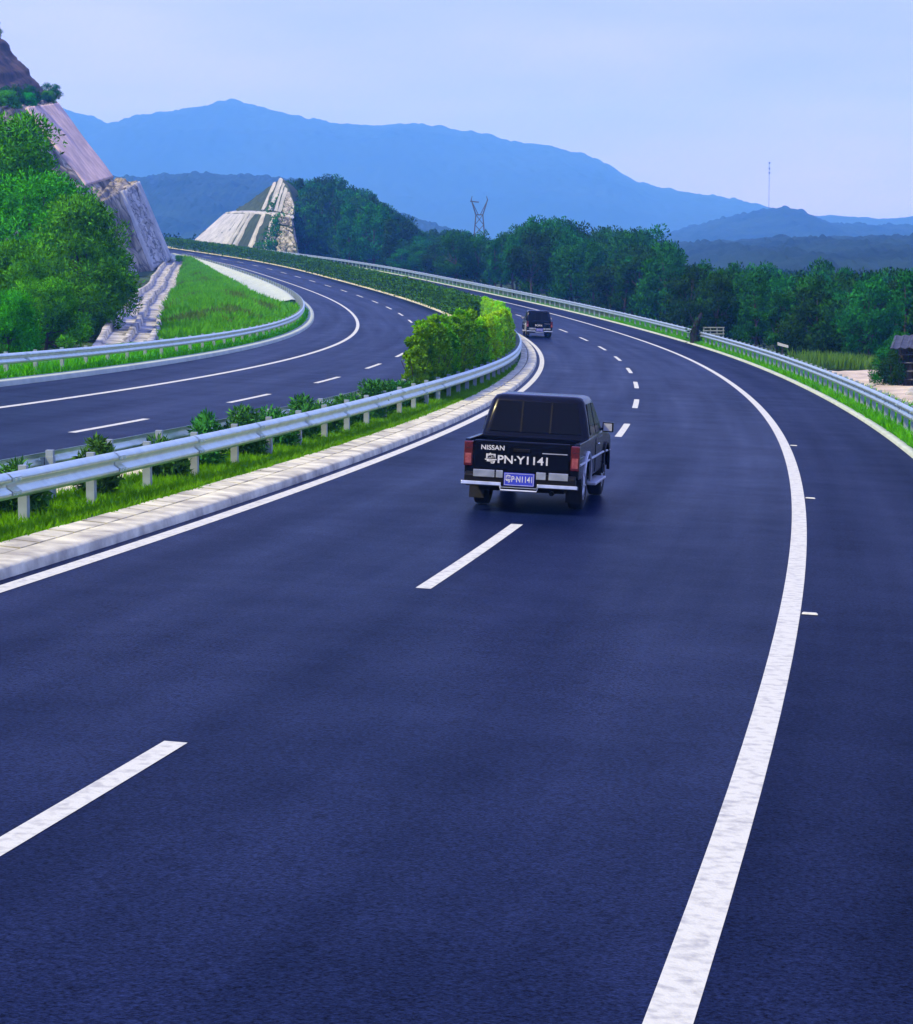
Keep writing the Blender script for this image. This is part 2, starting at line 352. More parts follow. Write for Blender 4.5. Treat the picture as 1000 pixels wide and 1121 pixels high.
def far_wood(x0, x1, y0, y1, h, label, seed, N=50000):
    r = np.random.default_rng(seed); X = r.uniform(x0, x1, N); Y = y0 + (y1-y0)*r.random(N); X = X*(Y/y1)
    s_, o_, _ = road_coords(X, Y); k = (np.abs(o_ + 5) > 24) | (s_ > 540); X, Y = X[k], Y[k]
    z = H(X, Y) + h*(.35 + .65*np.clip(.5 + .45*vnoise(X/5, Y/5, seed) + .3*vnoise(X/14, Y/14, seed+1), .05, 1.3))*(1 - .55*r.random(len(X))**2)
    d = rdir(len(X), r) + np.array([0, 0, .4]); q = r.uniform(.6, 1.2, len(X))*(.25 + Y/900)
    nn = rdir(len(X), r)*.6 + np.array([0, -.3, .8]); nn /= np.linalg.norm(nn, axis=1, keepdims=True)
    v, f = leaves_np(np.stack([X, Y, z], -1), d, q, q*.55, r, nn)
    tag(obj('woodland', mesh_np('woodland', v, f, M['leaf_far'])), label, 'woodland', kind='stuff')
# ------------------------------------------------------------------ road, paint, kerbs
S = srange(-30, 545, 1.5)
road = tag(ribbon('road', S, [(-4.0, 0), (-2, 0), (0, 0), (3.76, 0)], M['asphalt']), 'dark blue asphalt carriageway with white lane dashes sweeping left', 'road', kind='structure')
road2 = tag(ribbon('road', S, [(-13.9, 0), (-10, 0), (-6.27, 0)], M['asphalt']), 'far carriageway beyond the planted median', 'road', kind='structure')
tag(ribbon('hard_shoulder', S, [(3.76, 0), (5, 0), (6.42, 0)], M['shoulder']), 'darker asphalt hard shoulder outside the thick white edge line', 'road', kind='structure')
tag(ribbon('hard_shoulder', S, [(-16.85, 0), (-15.5, 0), (-13.9, 0)], M['asphalt']), 'asphalt hard shoulder of the far carriageway', 'road', kind='structure')
MED = -6.385
def strip(name, a, b, o, wd, parent, st=1.5):
    return ribbon(name, srange(a, b, st), [(o - wd/2, .004), (o + wd/2, .004)], M['paint'], parent)
strip('edge_line', -30, 545, 3.75, .21, road); strip('edge_line', -30, 545, -3.75, .20, road)
strip('edge_line', -30, 545, MED, .20, road2); strip('edge_line', -30, 545, -13.885, .20, road2)
for k in range(-2, 26): strip('lane_dash', 15*k + .1, 15*k + (7.7 if k == 1 else 6.1), 0, .16, road, 1.0)
for k in range(-2, 26): strip('lane_dash', 15*k + 5.9, 15*k + 11.9, -10.135, .16, road2, 1.0)

kerb = tag(ribbon('kerb', S, [(-3.98, -.05), (-4.0, .10), (-4.05, .125), (-4.36, .135), (-4.39, .12), (-4.40, -.05)], M['concrete']), 'pale concrete kerb strip bordering the near side of the median', 'kerb', kind='structure')
m = MB()
s = -20.0
while s < 120:
    ln = .62; g = .034
    a = [P(s + g, -4.42, 0), P(s + ln - g, -4.42, 0), P(s + ln - g, -4.73, 0), P(s + g, -4.73, 0)]
    hh = .125 + random.uniform(-.006, .006)
    lo = [(p[0], p[1], p[2] - .05) for p in a]; hi = [(p[0], p[1], p[2] + hh + (.015 if i > 1 else 0)) for i, p in enumerate(a)]
    m.add(lo + hi, [(3,2,1,0),(4,5,6,7),(0,1,5,4),(1,2,6,5),(2,3,7,6),(3,0,4,7)]); s += ln
gap = ribbon('joint_bed', srange(-20, 120), [(-4.41, .085), (-4.735, .085)], M['earth'])
pv = m.build('paving_block', M['concrete']); tag(pv, 'row of square concrete paving blocks between kerb strip and median grass', 'paving', kind='structure'); gap.parent = pv
ribbon('paving_block', srange(120, 545), [(-4.41, -.05), (-4.42, .12), (-4.73, .13), (-4.74, -.05)], M['concrete'], pv)
tag(ribbon('kerb', S, [(-6.14, -.05), (-6.15, .11), (-6.27, .11), (-6.28, -.05)], M['concrete']), 'concrete kerb along the far side of the median', 'kerb', kind='structure')
tag(ribbon('median', S, [(-4.735, .08), (-5.4, .10), (-5.9, .12), (-6.145, .06)], M['turf']), 'grassed median strip between the two carriageways', 'median', kind='structure')
tag(ribbon('kerb', S, [(6.40, -.05), (6.41, .07), (6.60, .075), (6.62, -.1)], M['gutter']), 'thin pale kerb along the right hand shoulder', 'kerb', kind='structure')
tag(ribbon('verge', S, [(6.6, .03), (7.4, .05), (8.4, -.05), (10.5, -.75)], M['turf']), 'grass verge under the right guardrail', 'verge', kind='structure')
tag(ribbon('kerb', S, [(-16.80, -.05), (-16.82, .14), (-17.25, .15), (-17.27, -.1)], M['gutter']), 'pale concrete kerb along the outer edge of the far carriageway', 'kerb', kind='structure')
tag(ribbon('verge', S, [(-17.2, .08), (-18.2, .12), (-20.5, .05), (-23, -.05)], M['turf']), 'grass verge behind the outer guardrail of the far carriageway', 'verge', kind='structure')
drain = ribbon('drain_channel', srange(178, 350, 2), [(-18.0, .0), (-18.02, .66), (-18.3, .70), (-18.6, .62), (-20.5, .16), (-20.6, .30), (-20.93, .30), (-20.95, .0)], M['gutter'])
tag(drain, 'wide pale concrete drainage channel curving round the grass mound', 'drain channel')

for k in (1, 2, 3):
    m = MB(); q = 15*k
    c = [P(q, 3.87, .006), P(q, 4.03, .006), P(q + .10, 4.03, .006), P(q + .10, 3.87, .006)]
    t = [P(q + .02, 3.885, .020), P(q + .02, 4.015, .020), P(q + .08, 4.015, .020), P(q + .08, 3.885, .020)]
    m.add(c + t, [(4,5,6,7),(0,1,5,4),(1,2,6,5),(2,3,7,6),(3,0,4,7)])
    tag(m.build('road_stud', M['paint']), ['nearest small white road stud beside the thick edge line', 'small white road stud beside the edge line, between the other two studs', 'farthest small white road stud beside the thick edge line'][k-1], 'road stud', 'road studs along the right edge line')

# ------------------------------------------------------------------ guardrails
def w_beam(off, top, face):
    """offsets and heights of a corrugated beam; face = +1 bulges towards larger offsets"""
    pts = [(0, 0), (.045, -.012), (.085, -.05), (.085, -.095), (.02, -.135), (.02, -.175), (.085, -.215), (.085, -.262), (.045, -.30), (0, -.312)]
    fr = [(off + face*a, top + b) for a, b in pts]
    bk = [(off + face*(a - .012), top + b) for a, b in pts[::-1]]
    bk[0] = (off - face*.012, top - .312); bk[-1] = (off - face*.012, top)
    return fr + bk + [fr[0]]

def guardrail(a, b, off, face, top, label, step, group, far_step=None, far=1e9, caps=True, laps=60):
    root = empty('guardrail', P(a, off)); inv = Matrix.Translation(-Vector(P(a, off)))
    tag(root, label, 'guardrail', group)
    bm = ribbon('beam', srange(a, b, 1.0 if b < 200 else 1.6), w_beam(off, top, face), M['galv'], root); bm.data.transform(inv)
    s = a + .5; first = None; n = 0
    while s < b and n < 98:
        st = step if s < far else far_step
        c = P(s, off - face*.09); th = heading(s)
        if first is None:
            m = MB(); m.box((-.055, -.055, -.35), (.055, .055, top - .05)); m.box((face*.02 - .05, -.045, top - .27), (face*.10 - .02, .045, top - .06))
            if caps: m.box((-.05, -.04, top - .05), (.05, .04, top + .035))
            first = m.build('post', M['galv_post'], root); o = first
        else:
            o = first.copy(); COL.objects.link(o); o.parent = root
        o.location = Vector(c) - Vector(P(a, off)); o.rotation_euler = (0, 0, -th)
        s += st; n += 1
    # laps where one beam length is bolted over the next
    for q in np.arange(a + 3, min(b, laps), 4.3):
        m = MB(); pr = w_beam(off + face*.006, top + .004, face)[:10]
        v = [P(q + d, o, h) for d in (0, .32) for o, h in pr]
        m.add(v, [(i, i+1, i+11, i+10) for i in range(9)])
        for dz in (-.075, -.24):
            for d in (.08, .24):
                c = P(q + d, off + face*.10, top + dz); m.box(c - .016, c + .016)
        o = m.build('splice', M['galv'], root); o.data.transform(inv)
    return root
WARP = .52
guardrail(-20, 330, -5.30, 1, .74, 'long galvanised guardrail on the near edge of the median', 2.7, 'guardrails', 4.2, 90)
WARP = 0.0
guardrail(-20, 345, -6.03, -1, .74, 'galvanised guardrail on the far edge of the median behind the shrubs', 2.7, 'guardrails', 4.2, 90)
guardrail(20, 136, 6.95, -1, .80, 'green grey guardrail along the right shoulder in front of the sandy clearing', 2.0, 'guardrails')
guardrail(138, 415, 7.05, -1, .80, 'distant guardrail along the right shoulder, beyond the break in the rail', 2.6, 'guardrails')
guardrail(34, 345, -17.55, 1, .80, 'guardrail round the inside of the bend below the leafy trees and grass mound', 3.2, 'guardrails')

# ------------------------------------------------------------------ foliage
NORMALS = {}
def leaves_np(c, d, ln, wd, r, out=None):
    """one folded leaf at each c, pointing along d; its shading follows the surface of the clump (out)"""
    n = len(c); d = d / (np.linalg.norm(d, axis=1, keepdims=True) + 1e-9)
    a = r.normal(size=(n, 3)); u = np.cross(d, a); u /= np.linalg.norm(u, axis=1, keepdims=True) + 1e-9
    nn = np.cross(u, d)
    if out is not None:
        k = np.sign((nn*out).sum(1, keepdims=True) + 1e-9); u = u*k; nn = nn*k
    ln = np.asarray(ln).reshape(-1, 1); wd = np.asarray(wd).reshape(-1, 1)
    p0 = c; p1 = c + d*ln*.5 + u*wd*.5 + nn*wd*.12; p2 = c + d*ln - nn*ln*.12; p3 = c + d*ln*.5 - u*wd*.5 + nn*wd*.12
    v = np.stack([p0, p1, p2, p3], 1).reshape(-1, 3)
    if out is not None: NORMALS[len(v)] = np.repeat(out*.7 + nn*.6 + r.normal(size=out.shape)*.12, 4, 0)
    return v, np.arange(4*n).reshape(n, 4)

def rdir(n, r):
    a = r.normal(size=(n, 3)); return a / np.linalg.norm(a, axis=1, keepdims=True)

def crown_np(cl, rad, per, ln, wd, r, up=.25, droop=0.0):
    """leaf clumps: centres cl (n,3), radii rad (n,), leaves per clump"""
    cen = np.asarray(cl); n = len(cen); out = rdir(n*per, r); k = r.random(n*per) ** .45
    c = np.repeat(cen, per, 0) + out * (np.repeat(rad, per) * k)[:, None] * np.array([1, 1, .75])
    d = out + r.normal(size=out.shape)*.6 + np.array([0, 0, up - droop])
    s = r.uniform(.7, 1.3, n*per)
    mid = cen.mean(0); big = c - mid; big /= np.linalg.norm(big, axis=1, keepdims=True) + 1e-9
    o = out*.75 + big*.6 + np.array([0, 0, .15]); o /= np.linalg.norm(o, axis=1, keepdims=True) + 1e-9
    return leaves_np(c, d, ln*s, wd*s, r, o)

def tree_meshes(seed, h, rx, base, ncl, per, ln, wd, m, tname='tree', shape='round'):
    """crown mesh and trunk mesh of one tree, root at the origin"""
    r = np.random.default_rng(seed)
    cl = []; rad = []; limbs = []
    top = h; ch = h - base
    for i in range(ncl):
        u = r.random(); z = base + ch*(.08 + .86*u)
        if shape == 'round': wr = rx*math.sqrt(max(.05, 1 - (2*(u-.45))**2*.85))
        elif shape == 'tall': wr = rx*(1.0 - .75*u)*(.8 + .3*r.random())
        else: wr = rx*(1.0 - .45*u*u)
        a = r.random()*2*math.pi; q = wr*math.sqrt(r.uniform(.15, 1))
        c = np.array([q*math.cos(a), q*math.sin(a), z]); cl.append(c)
        rad.append(rx*r.uniform(.20, .38))
        if i % 3 == 0: limbs.append(c)
    v, f = crown_np(np.array(cl), np.array(rad), per, ln, wd, r)
    crown = mesh_np(tname + '_crown', v, f, m)
    mb = MB(); lean = r.normal(size=2)*.05*h
    tk = lambda t: Vector((lean[0]*t*t + .06*rx*math.sin(5*t), lean[1]*t*t, h*.86*t))
    R0 = .022*h
    mb.tube([tk(t) for t in (0, .12, .3, .5, .75, 1)], [R0*1.35, R0, R0*.85, R0*.65, R0*.4, R0*.12], 7)
    for c in limbs:
        t0 = max(.18, min(.8, (c[2]/h)*.7)); a = tk(t0); b = Vector(c); mid = (a + b)/2 + Vector((0, 0, -.05*h))
        mb.tube([a, mid, b], [R0*.42, R0*.26, R0*.06], 5)
    return crown, mb.mesh(tname + '_trunk', M['bark'], True)

KINDS = {}
def kind(key, *a, **k): KINDS[key] = [tree_meshes(100*len(KINDS) + q, *a, **k) for q in range(k.pop('_n', 3))] if False else None

broad = [tree_meshes(10+q, 7.0, 2.7, 1.2, 52, 150, .25, .125, M['leaf'], 'tree', 'round') for q in range(5)]
tall = [tree_meshes(30+q, 8.0, 1.9, .8, 46, 150, .25, .12, M['leaf'], 'tree', 'tall') for q in range(4)]
bushy = [tree_meshes(50+q, 5.0, 2.4, .2, 50, 150, .22, .11, M['leaf'], 'tree', 'bushy') for q in range(5)]

def tree(pair, X, Y, z, h, h0, label, group, name='tree', rz=None, wide=1.0):
    e = empty(name, (X, Y, z), random.uniform(0, 6.28) if rz is None else rz); k = h/h0
    e.scale = (k*wide, k*wide, k); tag(e, label, 'tree', group)
    c = obj('crown', pair[0], e); t = obj('trunk', pair[1], e)
    return e

# skyline of the woods as seen from the road, used only for how tall the trees grow there
SKY_W = [(305,192),(318,190),(345,186),(372,184),(395,200),(410,208),(432,226),(455,240),(480,250),(500,246),(525,252),(560,246),(590,238),(612,236),(628,241),(650,246),(672,248),(690,247),(705,246),(722,256),(742,280),(765,288),(800,286),(860,290),(905,287),(960,292),(1000,290),(1080,286)]
def skyline(px): return float(np.interp(px, [a for a, b in SKY_W], [b for a, b in SKY_W]))
def inpos(px, Y): return (px - 500)/F*Y*1.0

# wood on the hill beside the far bend
n = 0
for Y in (330, 350, 372, 395, 418, 440, 462, 485):
    px = 316 + random.uniform(-3, 3)
    while px < 520:
        yy = Y + random.uniform(-9, 9); X = inpos(px, yy); s_, o_, _ = road_coords([X], [yy])
        z = float(H(np.array([X]), np.array([yy]))[0])
        if o_[0] > 13.5:
            f_ = (Y - 330)/155.0
            zt = at(px, skyline(px) + (1 - f_)*random.uniform(8, 46) + abs(random.gauss(0, 5)) + 2, yy)[2]
            h = zt - z
            h = min(max(h, 3.6), 11)
            kd, h0 = random.choice([(broad, 7), (broad, 7), (tall, 8), (bushy, 5)])
            tree(random.choice(kd), X, yy, z - .1, h, h0, 'leafy green tree of the dense wood on the hill beyond the hedge', 'trees of the wood on the hill beyond the hedge', wide=min(1.5, max(.9, 5.5/h))); n += 1
        px += random.uniform(11, 17)
# wood behind the distant guardrail
for Y in (212, 226, 242, 260, 280, 302):
    px = 455 + random.uniform(-8, 8)
    while px < 745:
        yy = Y + random.uniform(-6, 6); X = inpos(px, yy); s_, o_, _ = road_coords([X], [yy])
        z = float(H(np.array([X]), np.array([yy]))[0])
        if o_[0] > 10.5:
            f_ = (Y - 212)/90.0
            zt = at(px, skyline(px) + (1 - f_)*random.uniform(4, 44) + abs(random.gauss(0, 4)) + 1, yy)[2]
            h = min(max(zt - z, 3.2), 12)
            kd, h0 = random.choice([(broad, 7), (broad, 7), (tall, 8), (bushy, 5), (bushy, 5)])
            tree(random.choice(kd), X, yy, z - .1, h, h0, 'leafy green tree of the wood behind the distant right guardrail', 'trees of the wood behind the distant guardrail', wide=min(1.4, max(.85, 5.0/h))); n += 1
        px += random.uniform(17, 27)
# darker trees behind the near right guardrail
for Y in (128, 137, 147, 158, 170, 184, 198):
    px = 722 + random.uniform(-8, 8)
    while px < 1150:
        yy = Y + random.uniform(-4, 4); X = inpos(px, yy); s_, o_, _ = road_coords([X], [yy])
        z = float(H(np.array([X]), np.array([yy]))[0])
        if o_[0] > 9.6:
            f_ = (Y - 128)/70.0
            zt = at(px, skyline(px) + (1 - f_)*random.uniform(0, 34) + abs(random.gauss(0, 4)), yy)[2]
            h = min(max(zt - z, 2.6), 9)
            kd, h0 = random.choice([(broad, 7), (bushy, 5), (bushy, 5), (tall, 8)])
            tree(random.choice(kd), X, yy, z - .1, h, h0, 'dark green tree of the thicket behind the near right guardrail', 'trees of the thicket behind the near right guardrail', wide=min(1.4, max(.8, 4.2/h))); n += 1
        px += random.uniform(26, 42)
print('trees', n)

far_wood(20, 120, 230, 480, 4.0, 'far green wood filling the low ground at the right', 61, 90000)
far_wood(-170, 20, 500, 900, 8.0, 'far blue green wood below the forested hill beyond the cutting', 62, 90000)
# two tall leafy trees and low bushes at the left, below the cut slope
bam = [tree_meshes(70, 9.0, 3.9, .2, 110, 420, .24, .075, M['leaf_bright'], 'bamboo', 'bushy'),
       tree_meshes(71, 7.0, 2.9, .1, 90, 400, .22, .07, M['leaf_bright'], 'bamboo', 'round'),
       tree_meshes(72, 4.0, 2.2, .1, 70, 300, .19, .065, M['leaf_bright'], 'bamboo', 'bushy')]
def gz(X, Y): return float(H(np.array([X]), np.array([Y]))[0])
for k, px, Y, top, h0, wide, label in (
        (0, -8, 136, 122, 9.0, .9, 'tallest leafy tree at the left edge, growing below the brown cut slope'),
        (0, 40, 124, 190, 9.0, .95, 'broad bright green tree at the left in front of the cut slope'),
        (1, 86, 118, 213, 7.0, .88, 'rounded dark leafy tree beside the stone drainage chute'),
        (1, 18, 108, 262, 7.0, .85, 'lower bright bushy tree at the far left behind the guardrail'),
        (2, 48, 104, 305, 4.0, 1.0, 'dark low bush under the broad trees behind the outer guardrail'),
        (2, 8, 92, 318, 4.0, .8, 'small twiggy bush at the left edge just behind the outer guardrail'),
        (2, 112, 160, 268, 4.0, .7, 'small bush beside the pale rocks of the cut slope')):
    p = at(px, 300, Y); z = gz(p[0], Y); h = at(px, top, Y)[2] - z
    tree(bam[k], p[0], Y, z - .1, h, h0, label, None, 'leafy_tree' if h > 4.5 else 'bush', wide=wide)

# ------------------------------------------------------------------ shrubs and hedge of the median
def shrub_mesh(seed, rx, rz, ncl, per, ln, wd, m):
    r = np.random.default_rng(seed)
    d = rdir(ncl, r); d[:, 2] = np.abs(d[:, 2])
    k = r.uniform(.45, 1, ncl)[:, None]
    cl = d*k*np.array([rx, rx, rz]) + np.array([0, 0, rz*.15])
    v, f = crown_np(cl, np.full(ncl, rx*.40), per, ln, wd, r, up=.5)
    return mesh_np('shrub_foliage', v, f, m)
def stem_mesh(h):
    mb = MB()
    for k in range(5):
        a = k*1.26 + .3; mb.tube([(0, 0, -.05), (.12*h*math.cos(a), .12*h*math.sin(a), h*.4), (.3*h*math.cos(a), .3*h*math.sin(a), h*.85)], [.02*h, .014*h, .005*h], 5)
    return mb.mesh('shrub_stem', M['bark'])
small = [shrub_mesh(200+q, .25, .70, 44, 52, .115, .030, M['leaf_shrub']) for q in range(4)]
big_d = [shrub_mesh(220+q, .30, 1.85, 90, 130, .115, .058, M['leaf_hedge_dark']) for q in range(3)]
big_b = [shrub_mesh(240+q, .30, 1.85, 90, 130, .115, .058, M['leaf_hedge']) for q in range(3)]
st_s, st_b = stem_mesh(.6), stem_mesh(1.4)
def shrub(me, st, s, off, k, name, label, cat, group):
    e = empty(name, P(s, off, .05), random.uniform(0, 6.28)); e.scale = (k*random.uniform(.92, 1.1),)*2 + (k*random.uniform(.9, 1.08),)
    tag(e, label, cat, group); obj('foliage', me, e); obj('stem', st, e)
for q in [13.6, 16.4, 19.0, 22.1, 25.8, 28.4, 31.3, 34.0, 36.4, 38.6, 41.0, 43.0, 45.2, 47.2, 49.0, 51.0, 53.2]:
    shrub(random.choice(small), st_s, q, -5.68 + random.uniform(-.04, .04), random.uniform(.95, 1.12), 'median_shrub',
          'small spiky green shrub planted in the median between the two guardrails', 'shrub', 'small shrubs planted in the median')
q = 56.0
while q < 150:
    dark = q < 76
    shrub(random.choice(big_d if dark else big_b), st_b, q, -5.90 + .45*float(sm(q, 50, 92)) + random.uniform(-.08, .08), random.uniform(.95, 1.08)*(1.0 if q < 100 else .9), 'hedge_bush',
          'dense olive green bush at the near end of the median hedge' if dark else 'dense bright yellow green bush of the median hedge on the bend', 'bush', 'olive bushes at the near end of the hedge' if dark else 'bright bushes of the hedge on the bend')
    q += .62 if dark else .72
def hedge():
    r = np.random.default_rng(300); N = 90000
    s = r.uniform(149, 420, N); a = r.uniform(-1, 1, N); q = r.uniform(0, 1, N) ** .6
    edge = r.random(N) < .5
    o = np.where(edge, np.sign(a)*r.uniform(.6, .8, N), a*.8); hh = np.where(edge, q*1.5, r.uniform(1.15, 1.6, N)) + .12*np.sin(s*1.1) + .1*np.sin(s*2.7)
    c = P(s, -5.68 + o*.8, .05 + np.maximum(hh, .05)); d = rdir(N, r) + np.array([0, 0, .5])
    q = np.where(edge, 0, 1.0); th_ = np.interp(s, SS, _th); sd_ = np.sign(o)*(1-q); nn = np.stack([np.cos(th_)*sd_, -np.sin(th_)*sd_, q + .25], 1) + r.normal(size=(N, 3))*.25; nn /= np.linalg.norm(nn, axis=1, keepdims=True)
    v, f = leaves_np(c, d, .26*r.uniform(.7, 1.3, N), .13*r.uniform(.7, 1.3, N), r, nn)
    o = obj('hedge', mesh_np('hedge', v, f, M['leaf_hedge_far'])); tag(o, 'long clipped dark green hedge running along the median to the far bend', 'hedge')
hedge()

# ------------------------------------------------------------------ grass
def grass(name, s, off, dz, ln, wd, m, label, r, lean=.5):
    n = len(s); c = P(s, off, dz); d = np.stack([r.normal(size=n)*lean, r.normal(size=n)*lean, np.ones(n)], 1)
    v, f = leaves_np(c, d, ln*r.uniform(.5, 1.3, n), wd*r.uniform(.7, 1.3, n), r)
    return tag(obj(name, mesh_np(name, v, f, m)), label, 'grass', kind='stuff')
r = np.random.default_rng(400)
n = 84000; s = -18 + 108*r.random(n)**1.25; grass('median_grass', s, r.uniform(-6.13, -4.72, n), .08, .13, .02, M['grass'], 'short bright grass of the median strip', r)
n = 26000; s = 34 + 150*r.random(n)**1.3; o = 6.63 + 2.2*r.random(n)**1.4; grass('verge_grass', s, o, .02, .26, .035, M['grass'], 'tall light green grass under the right guardrail', r)
n = 14000; s = 40 + 130*r.random(n); grass('verge_grass', s, r.uniform(-18.6, -17.28, n), .10, .30, .05, M['grass'], 'grass under the outer guardrail of the far carriageway', r)

# ------------------------------------------------------------------ slopes, mound, chute
def bil(rows, c, r_):
    """point and normal on a net of stations: rows[r][c]"""
    A = np.array(rows, float); nr, nc = A.shape[:2]
    c = np.clip(np.asarray(c, float), 0, nc-1-1e-6); r_ = np.clip(np.asarray(r_, float), 0, nr-1-1e-6)
    ci = c.astype(int); ri = r_.astype(int); u = (c-ci)[..., None]; v = (r_-ri)[..., None]
    return A[ri, ci]*(1-u)*(1-v) + A[ri, ci+1]*u*(1-v) + A[ri+1, ci]*(1-u)*v + A[ri+1, ci+1]*u*v
def net(name, rows, c0, c1, r0, r1, nc, nr, m, lift=0.0, disp=None, parent=None, sign=1, rnd=None, smooth=False):
    """sheet over part of a station net, lifted off it; its rim is turned down so that it has thickness"""
    cc, rr = np.meshgrid(np.linspace(c0, c1, nc), np.linspace(r0, r1, nr))
    p = bil(rows, cc, rr)
    du = np.gradient(p, axis=1); dv = np.gradient(p, axis=0); n = np.cross(du, dv); n /= np.linalg.norm(n, axis=2, keepdims=True) + 1e-9
    n *= sign; h = np.full(cc.shape, lift)
    if disp is not None: h = h + disp((cc-c0)/(c1-c0), (rr-r0)/(r1-r0), p)
    q = p + n*h[..., None]
    if lift:
        b = p - n*.35; e = np.concatenate([b[:1], q, b[-1:]], 0)
        ex = lambda a, k: np.concatenate([b[:1, k:k+1] if False else a], 0)
        l_ = np.concatenate([b[:1, :1], b[:, :1], b[-1:, :1]], 0); r2 = np.concatenate([b[:1, -1:], b[:, -1:], b[-1:, -1:]], 0)
        q = np.concatenate([l_, e, r2], 1)
    a, k = q.shape[:2]; i = (np.arange(a-1)[:, None]*k + np.arange(k-1)[None]).ravel()
    f = np.stack([i, i+1, i+k+1, i+k], 1)
    if sign < 0: f = f[:, ::-1]
    return obj(name, mesh_np(name, q.reshape(-1, 3), f, m, smooth), parent)
def rough(seed, amp, kx=7, kz=5):
    r = np.random.default_rng(seed); g1 = r.normal(size=(kx*4, kz*4)); g2 = r.normal(size=(kx*12, kz*12))
    def smp(g, u, v):
        a, b = g.shape; x = u*(a-1.001); y = v*(b-1.001); i = x.astype(int); j = y.astype(int); s_ = x-i; t = y-j
        return g[i, j]*(1-s_)*(1-t) + g[i+1, j]*s_*(1-t) + g[i, j+1]*(1-s_)*t + g[i+1, j+1]*s_*t
    return lambda u, v, p: amp*(smp(g1, u, v) + .5*smp(g2, u, v))
def netrows(cols):
    """stations given as columns of (px, py) with one distance each plus a set-back per row"""
    out = []
    for k in range(len(cols[0][1])):
        out.append([at(q[k][0], q[k][1], Y + back[k]) for Y, q, back in cols])
    return out
B = [0, 3.5, 6, 11, 13, 18, 30]
cut = netrows([
    (430, [(60,268),(18,205),(0,205),(-60,125),(-70,123),(-115,75),(-190,40)], B),
    (385, [(130,277),(90,202),(68,202),(5,118),(-3,116),(-45,68),(-110,30)], B),
    (348, [(168,283),(132,200),(112,201),(48,114),(40,112),(-5,60),(-60,22)], B),
    (312, [(188,285),(151,197),(127,199),(62,112),(54,108),(6,44),(-45,6)], B),
    (284, [(152,308),(118,216),(97,208),(26,117),(18,114),(-30,52),(-90,10)], B),
    (250, [(124,328),(82,226),(62,218),(-14,124),(-22,120),(-75,60),(-140,16)], B),
    (206, [(66,348),(20,240),(0,232),(-84,134),(-94,130),(-160,66),(-230,20)], B),
    (170, [(-60,362),(-110,262),(-130,250),(-220,160),(-230,156),(-300,100),(-370,60)], B)])
def bare(fn):
    # the rock was trimmed flat where it carries a facing
    def g(u, v, p):
        c = u*7; q = v*4.1; w_ = lambda x, a, b: sm(x, a - .12, a + .03)*(1 - sm(x, b - .03, b + .12))
        k = np.maximum(w_(c, 3.02, 4.0)*w_(q, 2.05, 2.98), w_(c, 2.7, 3.62)*w_(q, .0, .98)); return fn(u, v, p)*(1 - k)
    return g
hs = net('cut_slope', cut, 0, 7, 0, 4.1, 170, 90, M['rock'], 0, bare(rough(1, .38)), sign=-1)
tag(hs, 'steep rocky road cutting rising at the left edge with a bench halfway up', 'rock slope', kind='structure')
net('earth_bank', cut, 0, 7, 4.1, 6, 150, 50, M['earth'], 0, rough(2, .2), hs, sign=-1)
def ribs(n, a): return lambda u, v, p: a*np.abs(np.sin(math.pi*n*u)) ** .5 + .04*np.sin(9*v + 5*u)
o = net('concrete_facing', cut, 3.02, 4.0, 2.05, 2.98, 90, 60, M['pink_concrete'], .12, ribs(12, .22), sign=-1); tag(o, 'pinkish ribbed concrete facing on the upper bank of the left cutting', 'slope facing')
o = net('concrete_facing', cut, 2.86, 3.10, .03, .98, 24, 40, M['slab'], .20, None, sign=-1); tag(o, 'narrow white concrete facing on the lower bank of the left cutting', 'slope facing')
o = net('concrete_facing', cut, 3.16, 3.55, .03, .98, 40, 60, M['pale_stone'], .14, rough(5, .14), sign=-1); tag(o, 'grey stone facing between two drains on the lower bank of the left cutting', 'slope facing')
for a, b, l in ((3.11, 3.15, 'thin concrete drain running down beside the white facing of the left cutting'), (3.57, 3.62, 'winding concrete drain down the rocky lower bank of the left cutting')):
    o = net('slope_drain', cut, a, b, .02, .99, 5, 40, M['strip'], .34, lambda u, v, p: -.22*np.sin(math.pi*u), sign=-1); tag(o, l, 'drain', 'drains on the left cutting')
o = net('stone_pitching', cut, 4.15, 5.05, .02, .34, 60, 30, M['pale_stone'], .42, rough(6, .26), sign=-1); tag(o, 'pale broken stone pitching at the foot of the cutting beside the leafy tree', 'stone slope')

